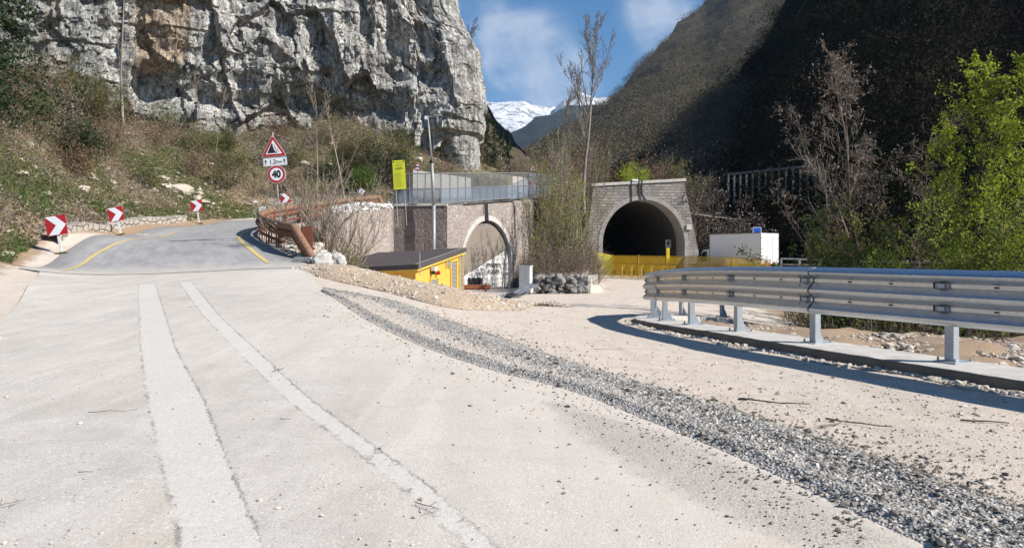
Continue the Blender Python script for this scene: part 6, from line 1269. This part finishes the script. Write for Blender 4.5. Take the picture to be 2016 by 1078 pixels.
zrel = P[:, 2]-np.interp(P[:, 1], [0, 25, 34, 46, 55, 60], [.5, 1.2, 2.4, 3.7, 4.8, 5.5]); tall = .35+np.clip(zrel/6, 0, 1)*.9
for mi_, sel in ((0, rng.rand(len(P)) < .45), (1, None)):
    s = sel if sel is not None else ~last
    last = s; (v, f), _ = twigs(P[s]-[0, 0, .05], rng, 1.0*tall[s], .009*(1+P[s, 1].mean()*.0), up=.55); nb.add(v, f, mi_)
P = sample_bank(95000, rng, onbank); g_ = fbm(st3(P[:, 0]*.22, P[:, 1]*.22, 3), 3)+.35*fbm(st3(P[:, 0], P[:, 1], 8), 2); zrel = P[:, 2]-np.interp(P[:, 1], [0, 25, 34, 46, 55, 60], [.5, 1.2, 2.4, 3.7, 4.8, 5.5]); tall = .25+np.clip(zrel/6, 0, 1)*.95
P[:, 2] += rng.rand(len(P))**1.5*tall; gr_ = g_+.24*(zrel < 4.5)*(P[:, 1] < 56)-.03+rng.normal(0, .16, len(P)); sz = .045+.05*rng.rand(len(P))
cls = np.where(gr_ > .26, 3, np.where(gr_ > .12, 2, np.where(rng.rand(len(P)) < .55, 5, 4)))
for c in (2, 3, 4, 5): nb.add(*cards(P[cls == c], sz[cls == c], rng, aspect=.4), c)
o = nb.build('brush', [B_brown, B_pale, L_olive, L_green, L_brown, B_grey]); tag(o, 'tangled brown and green brushwood covering the whole bank below the cliff', 'brushwood', kind='stuff')
# grass tufts on the bank
P = sample_bank(34000, rng, lambda x, Y: onbank(x, Y) & (fbm(st3(x*.22, Y*.22, 3), 3) > -.06) & (H(x, Y) < 10)); (v, f), _ = twigs(P, rng, .28, .006, up=1.1, k=2); nb = NB(); h_ = len(P)//2; nb.add(v, f, 0); o = nb.build('grass', [L_green]); tag(o, 'green grass growing on the lower bank beside the road', 'grass', kind='stuff')
# fallen stones and logs on the bank
P = sample_bank(420, rng, onbank); nb = NB(); nb.add(*stones(P+[0, 0, .1], rng.gamma(2, .05, len(P))+.04, rng), 0)
c_ = px(365, 385, 52.5); Q = np.array([c_.x, c_.y, c_.z])+rng.normal(0, 1, (60, 3))*[1.3, 1.0, 0]; Q[:, 2] = H(Q[:, 0], Q[:, 1])+.15; nb.add(*stones(Q, rng.gamma(2, .065, 60)+.04, rng), 0)
o = nb.build('fallen_stones', [M_st_tan]); tag(o, 'pale stones fallen on the bank under the cliff', 'stones', kind='stuff')
# undergrowth on the mound between the portals and along the right verge
def zone(n, rng, x0, x1, y0, y1, f=lambda x, y: x > -1e9):
    x = rng.uniform(x0, x1, n*2); y = rng.uniform(y0, y1, n*2); k = f(x, y); x = x[k][:n]; y = y[k][:n]; return np.stack([x, y, H(x, y)], 1)
nb = NB(); mnd = lambda x, y: mound(x, y) > .15
P = zone(9000, rng, 0, 9, 41, 74, mnd); (v, f), _ = twigs(P, rng, 1.3, .010, up=1.0); nb.add(v, f, 0)
P = zone(30000, rng, 0, 9, 41, 74, mnd); P[:, 2] += rng.rand(len(P))**1.6*1.5; c = rng.rand(len(P)); 
for i, (a, b_) in enumerate(((0, .33), (.33, .52), (.52, .8), (.8, 1))): s = (c >= a) & (c < b_); nb.add(*cards(P[s], .05*rng.uniform(.6, 1.5, s.sum()), rng, aspect=.4), i+1)
o = nb.build('undergrowth', [B_brown, L_olive, L_green, L_brown, B_grey]); tag(o, 'brown and green undergrowth covering the mound between the two tunnels', 'undergrowth', kind='stuff')
nb = NB(); rv = lambda x, y: (x > np.interp(y, [0, 15, 20, 30, 60], [8.5, 8.5, 8.2, 11, 23])); P = zone(8000, rng, 7, 34, 13, 58, rv); (v, f), _ = twigs(P, rng, .9, .012, up=.9); nb.add(v, f, 0)
P = zone(26000, rng, 7, 34, 13, 58, rv); P[:, 2] += rng.rand(len(P))**1.5*.9; s = rng.rand(len(P)) < .6; nb.add(*cards(P[s], .055, rng, aspect=.5), 1); nb.add(*cards(P[~s], .05, rng, aspect=.4), 2)
o = nb.build('verge_brush', [B_dark, L_green, L_brown]); tag(o, 'dark brush and nettles on the slope down to the river behind the guard rail', 'brushwood', kind='stuff')
# forest on the hills
def forest(name, X, Y, Z, n, rng, mats, size, label, wt=None, per=26, cs=.17):
    x, y, z = X.ravel(), Y.ravel(), Z.ravel(); w = 1/np.maximum(y, 60)**.6
    if wt is not None: w = w*wt(x, y, z)
    k = rng.choice(len(x), n, p=w/w.sum()); C = np.stack([x[k], y[k], z[k]], 1)+rng.normal(0, 2.0, (n, 3))*[1, 1, 0]; S = size*rng.uniform(.5, 1.3, n); cl = (fbm(C*.02, 3)+rng.normal(0, .22, n) > .05).astype(int)+(rng.rand(n) < .12)
    nb_ = NB()
    for c in range(len(mats)):
        s = cl == c if c < len(mats)-1 else cl >= c
        if not s.any(): continue
        D = rng.normal(size=(s.sum(), per, 3)); D /= np.linalg.norm(D, axis=2, keepdims=True); D *= rng.rand(s.sum(), per, 1)**.4; D[..., 2] = D[..., 2]*.9+.75
        Pp = C[s][:, None]+D*S[s][:, None, None]; nb_.add(*cards(Pp.reshape(-1, 3), np.repeat(S[s], per)*cs*rng.uniform(.5, 1.4, s.sum()*per), rng, aspect=.45), c)
    o = nb_.build(name, mats); tag(o, label, 'forest', kind='stuff')
F_br = m_leaf('forest_brown', (.12, .098, .075), (.18, .15, .12), .2); F_ol = m_leaf('forest_olive', (.095, .085, .048), (.135, .12, .068), .2); F_gr = m_leaf('forest_green', (.035, .05, .018), (.06, .075, .025), .2)
D_br = m_leaf('shade_brown', (.026, .022, .017), (.036, .030, .024), 0); D_gr = m_leaf('shade_green', (.014, .018, .009), (.022, .026, .013), 0)  # forest colours again, darkened to carry the mountain's shade
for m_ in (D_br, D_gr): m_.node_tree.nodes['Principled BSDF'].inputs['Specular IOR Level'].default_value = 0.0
forest('hill_forest', fX, fY, fZ, 15000, rng, [F_br, F_ol, F_gr], 4.6, 'leafless brown and olive woodland covering the sunlit valley side', per=38, cs=.10)
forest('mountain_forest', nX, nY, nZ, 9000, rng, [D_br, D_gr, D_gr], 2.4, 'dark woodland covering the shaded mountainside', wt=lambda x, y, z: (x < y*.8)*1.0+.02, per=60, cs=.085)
forest('spur_forest', sX, sY, sZ, 2600, rng, [F_br, F_ol, F_gr], 1.9, 'brown leafless thicket covering the low spur right of the open tunnel', per=60, cs=.09)
# brambles on the bank
rb = np.random.RandomState(91); k = 0
while k < 34:
    Y = rb.uniform(36, 66); qx = rb.uniform(0, 860); x = (qx-CX)/F*Y
    if not onbank(np.array([x]), np.array([Y]))[0] or float(H(x, Y)) < 6.0: continue
    z = float(H(x, Y)); lf = [L_olive, L_brown, L_brown, L_green, B_grey][k % 5]
    tree('bramble_bush', (x, Y, z-.1), 'rounded tangled brown bush growing on the bank below the cliff', 'bush', 400+k, rb.uniform(1.8, 3.4), .03, [B_brown, B_pale, B_dark][k % 3], leaf=lf, nleaf=1500, lsize=.055, ljit=.2, group='tangled bushes on the bank', multi=7, mspread=.9, nb=6, spread=.9, up=.15, first=.1, ratio=.5, depth=2, seg=6, minr=.009); k += 1
# ------------------------------------------------------------------ sticks on the ground
for i, (qx, qy, L_, a, lab) in enumerate([(545, 740, .16, 60, 'short dark twig lying on the narrow repaired strip'), (1690, 838, .55, -35, 'thick broken stick lying on the tan track below the guard rail'), (1520, 797, .75, -25, 'long thin twig lying on the tan track, up left of the thick stick'), (842, 1020, .22, -40, 'dry forked twig lying on the narrow strip near the bottom of the photo'), (222, 824, .38, 12, 'thin pale twig lying on the concrete left of the wide strip'), (18, 1015, .2, 60, 'dry reddish twig at the lower left corner of the photo'), (168, 946, .10, 5, 'tiny dark twig left of the wide strip, near the bottom'), (1640, 840, .35, 30, 'very thin twig just left of the thick stick on the tan track'), (1940, 835, .4, -15, 'dark flat bark piece on the track at the right edge'), (1200, 690, .5, -8, 'thin twig on the track beside the dark millings ridge'), (562, 840, .10, 3, 'tiny twig between the two repaired strips')]):
    p = G3(qx, qy, .05 if qx < 1000 else .012); rk = random.Random(i); an = rad(a); pts = [(p.x+math.cos(an)*L_*(t-.5)+rk.uniform(-.02, .02)*L_*2, p.y+math.sin(an)*L_*(t-.5)+rk.uniform(-.06, .06)*L_, p.z+.008+.03*rk.random()*L_) for t in [j/5 for j in range(6)]]
    r_ = .010 if 'thick' in lab or 'bark' in lab else .0035; m = MB(); m.tube(pts, [r_*(1-.1*j) for j in range(6)], 5)
    if 'forked' in lab or 'reddish' in lab or 'short dark' in lab:
        for q in range(4): c = pts[1+q]; m.tube([c, (c[0]+rk.uniform(-.08, .08), c[1]+rk.uniform(-.08, .08), c[2]+.02)], r_*.6, 4)
    tag(m.build('twig', B_dark if i % 2 == 0 else B_brown), lab, 'twig', 'twigs lying on the ground')
# white stones and rubble on the slope under the lower end of the rusty rail
rr = np.random.RandomState(44); n = 2600; t = rr.rand(n); a, b = np.array([-7.0, 25.8]), np.array([-9.6, 33.5]); C = a+(b-a)*t[:, None]+np.stack([rr.uniform(-1.0, 1.1, n), rr.uniform(-.3, .3, n)], 1)
C = C[C[:, 0] > np.interp(C[:, 1], asR[:, 1][:60], asR[:, 0][:60])+.12]; z = np.maximum(H(C[:, 0], C[:, 1]), np.where(wall_side(C[:, 0], C[:, 1]) > -.35, np.interp(C[:, 1], [25, 33, 41], [1.2, 2.75, 4.1]), -9)); nb = NB(); nb.add(*stones(np.c_[C, z+.03], rr.gamma(2, .018, len(C))+.012, rr), 0); o = nb.build('slope_rubble', [M_st_tan]); tag(o, 'pale rubble spread on the slope under the lower end of the rusty rail', 'rubble', kind='stuff')
# ------------------------------------------------------------------ valley air
hm = bpy.data.materials.new('valley_air'); hm.use_nodes = True; nt = hm.node_tree; nt.nodes.clear(); out = nt.nodes.new('ShaderNodeOutputMaterial'); pv = nt.nodes.new('ShaderNodeVolumePrincipled')
pv.inputs['Color'].default_value = (.50, .68, 1, 1); pv.inputs['Density'].default_value = 5.5e-5; pv.inputs['Anisotropy'].default_value = .1; nt.links.new(pv.outputs[0], out.inputs['Volume'])
hz = MB().box((0, 3400, 690), (9000, 9400, 1500)).build('haze', hm); tag(hz, kind='stuff')
scene.cycles.volume_bounces = 0
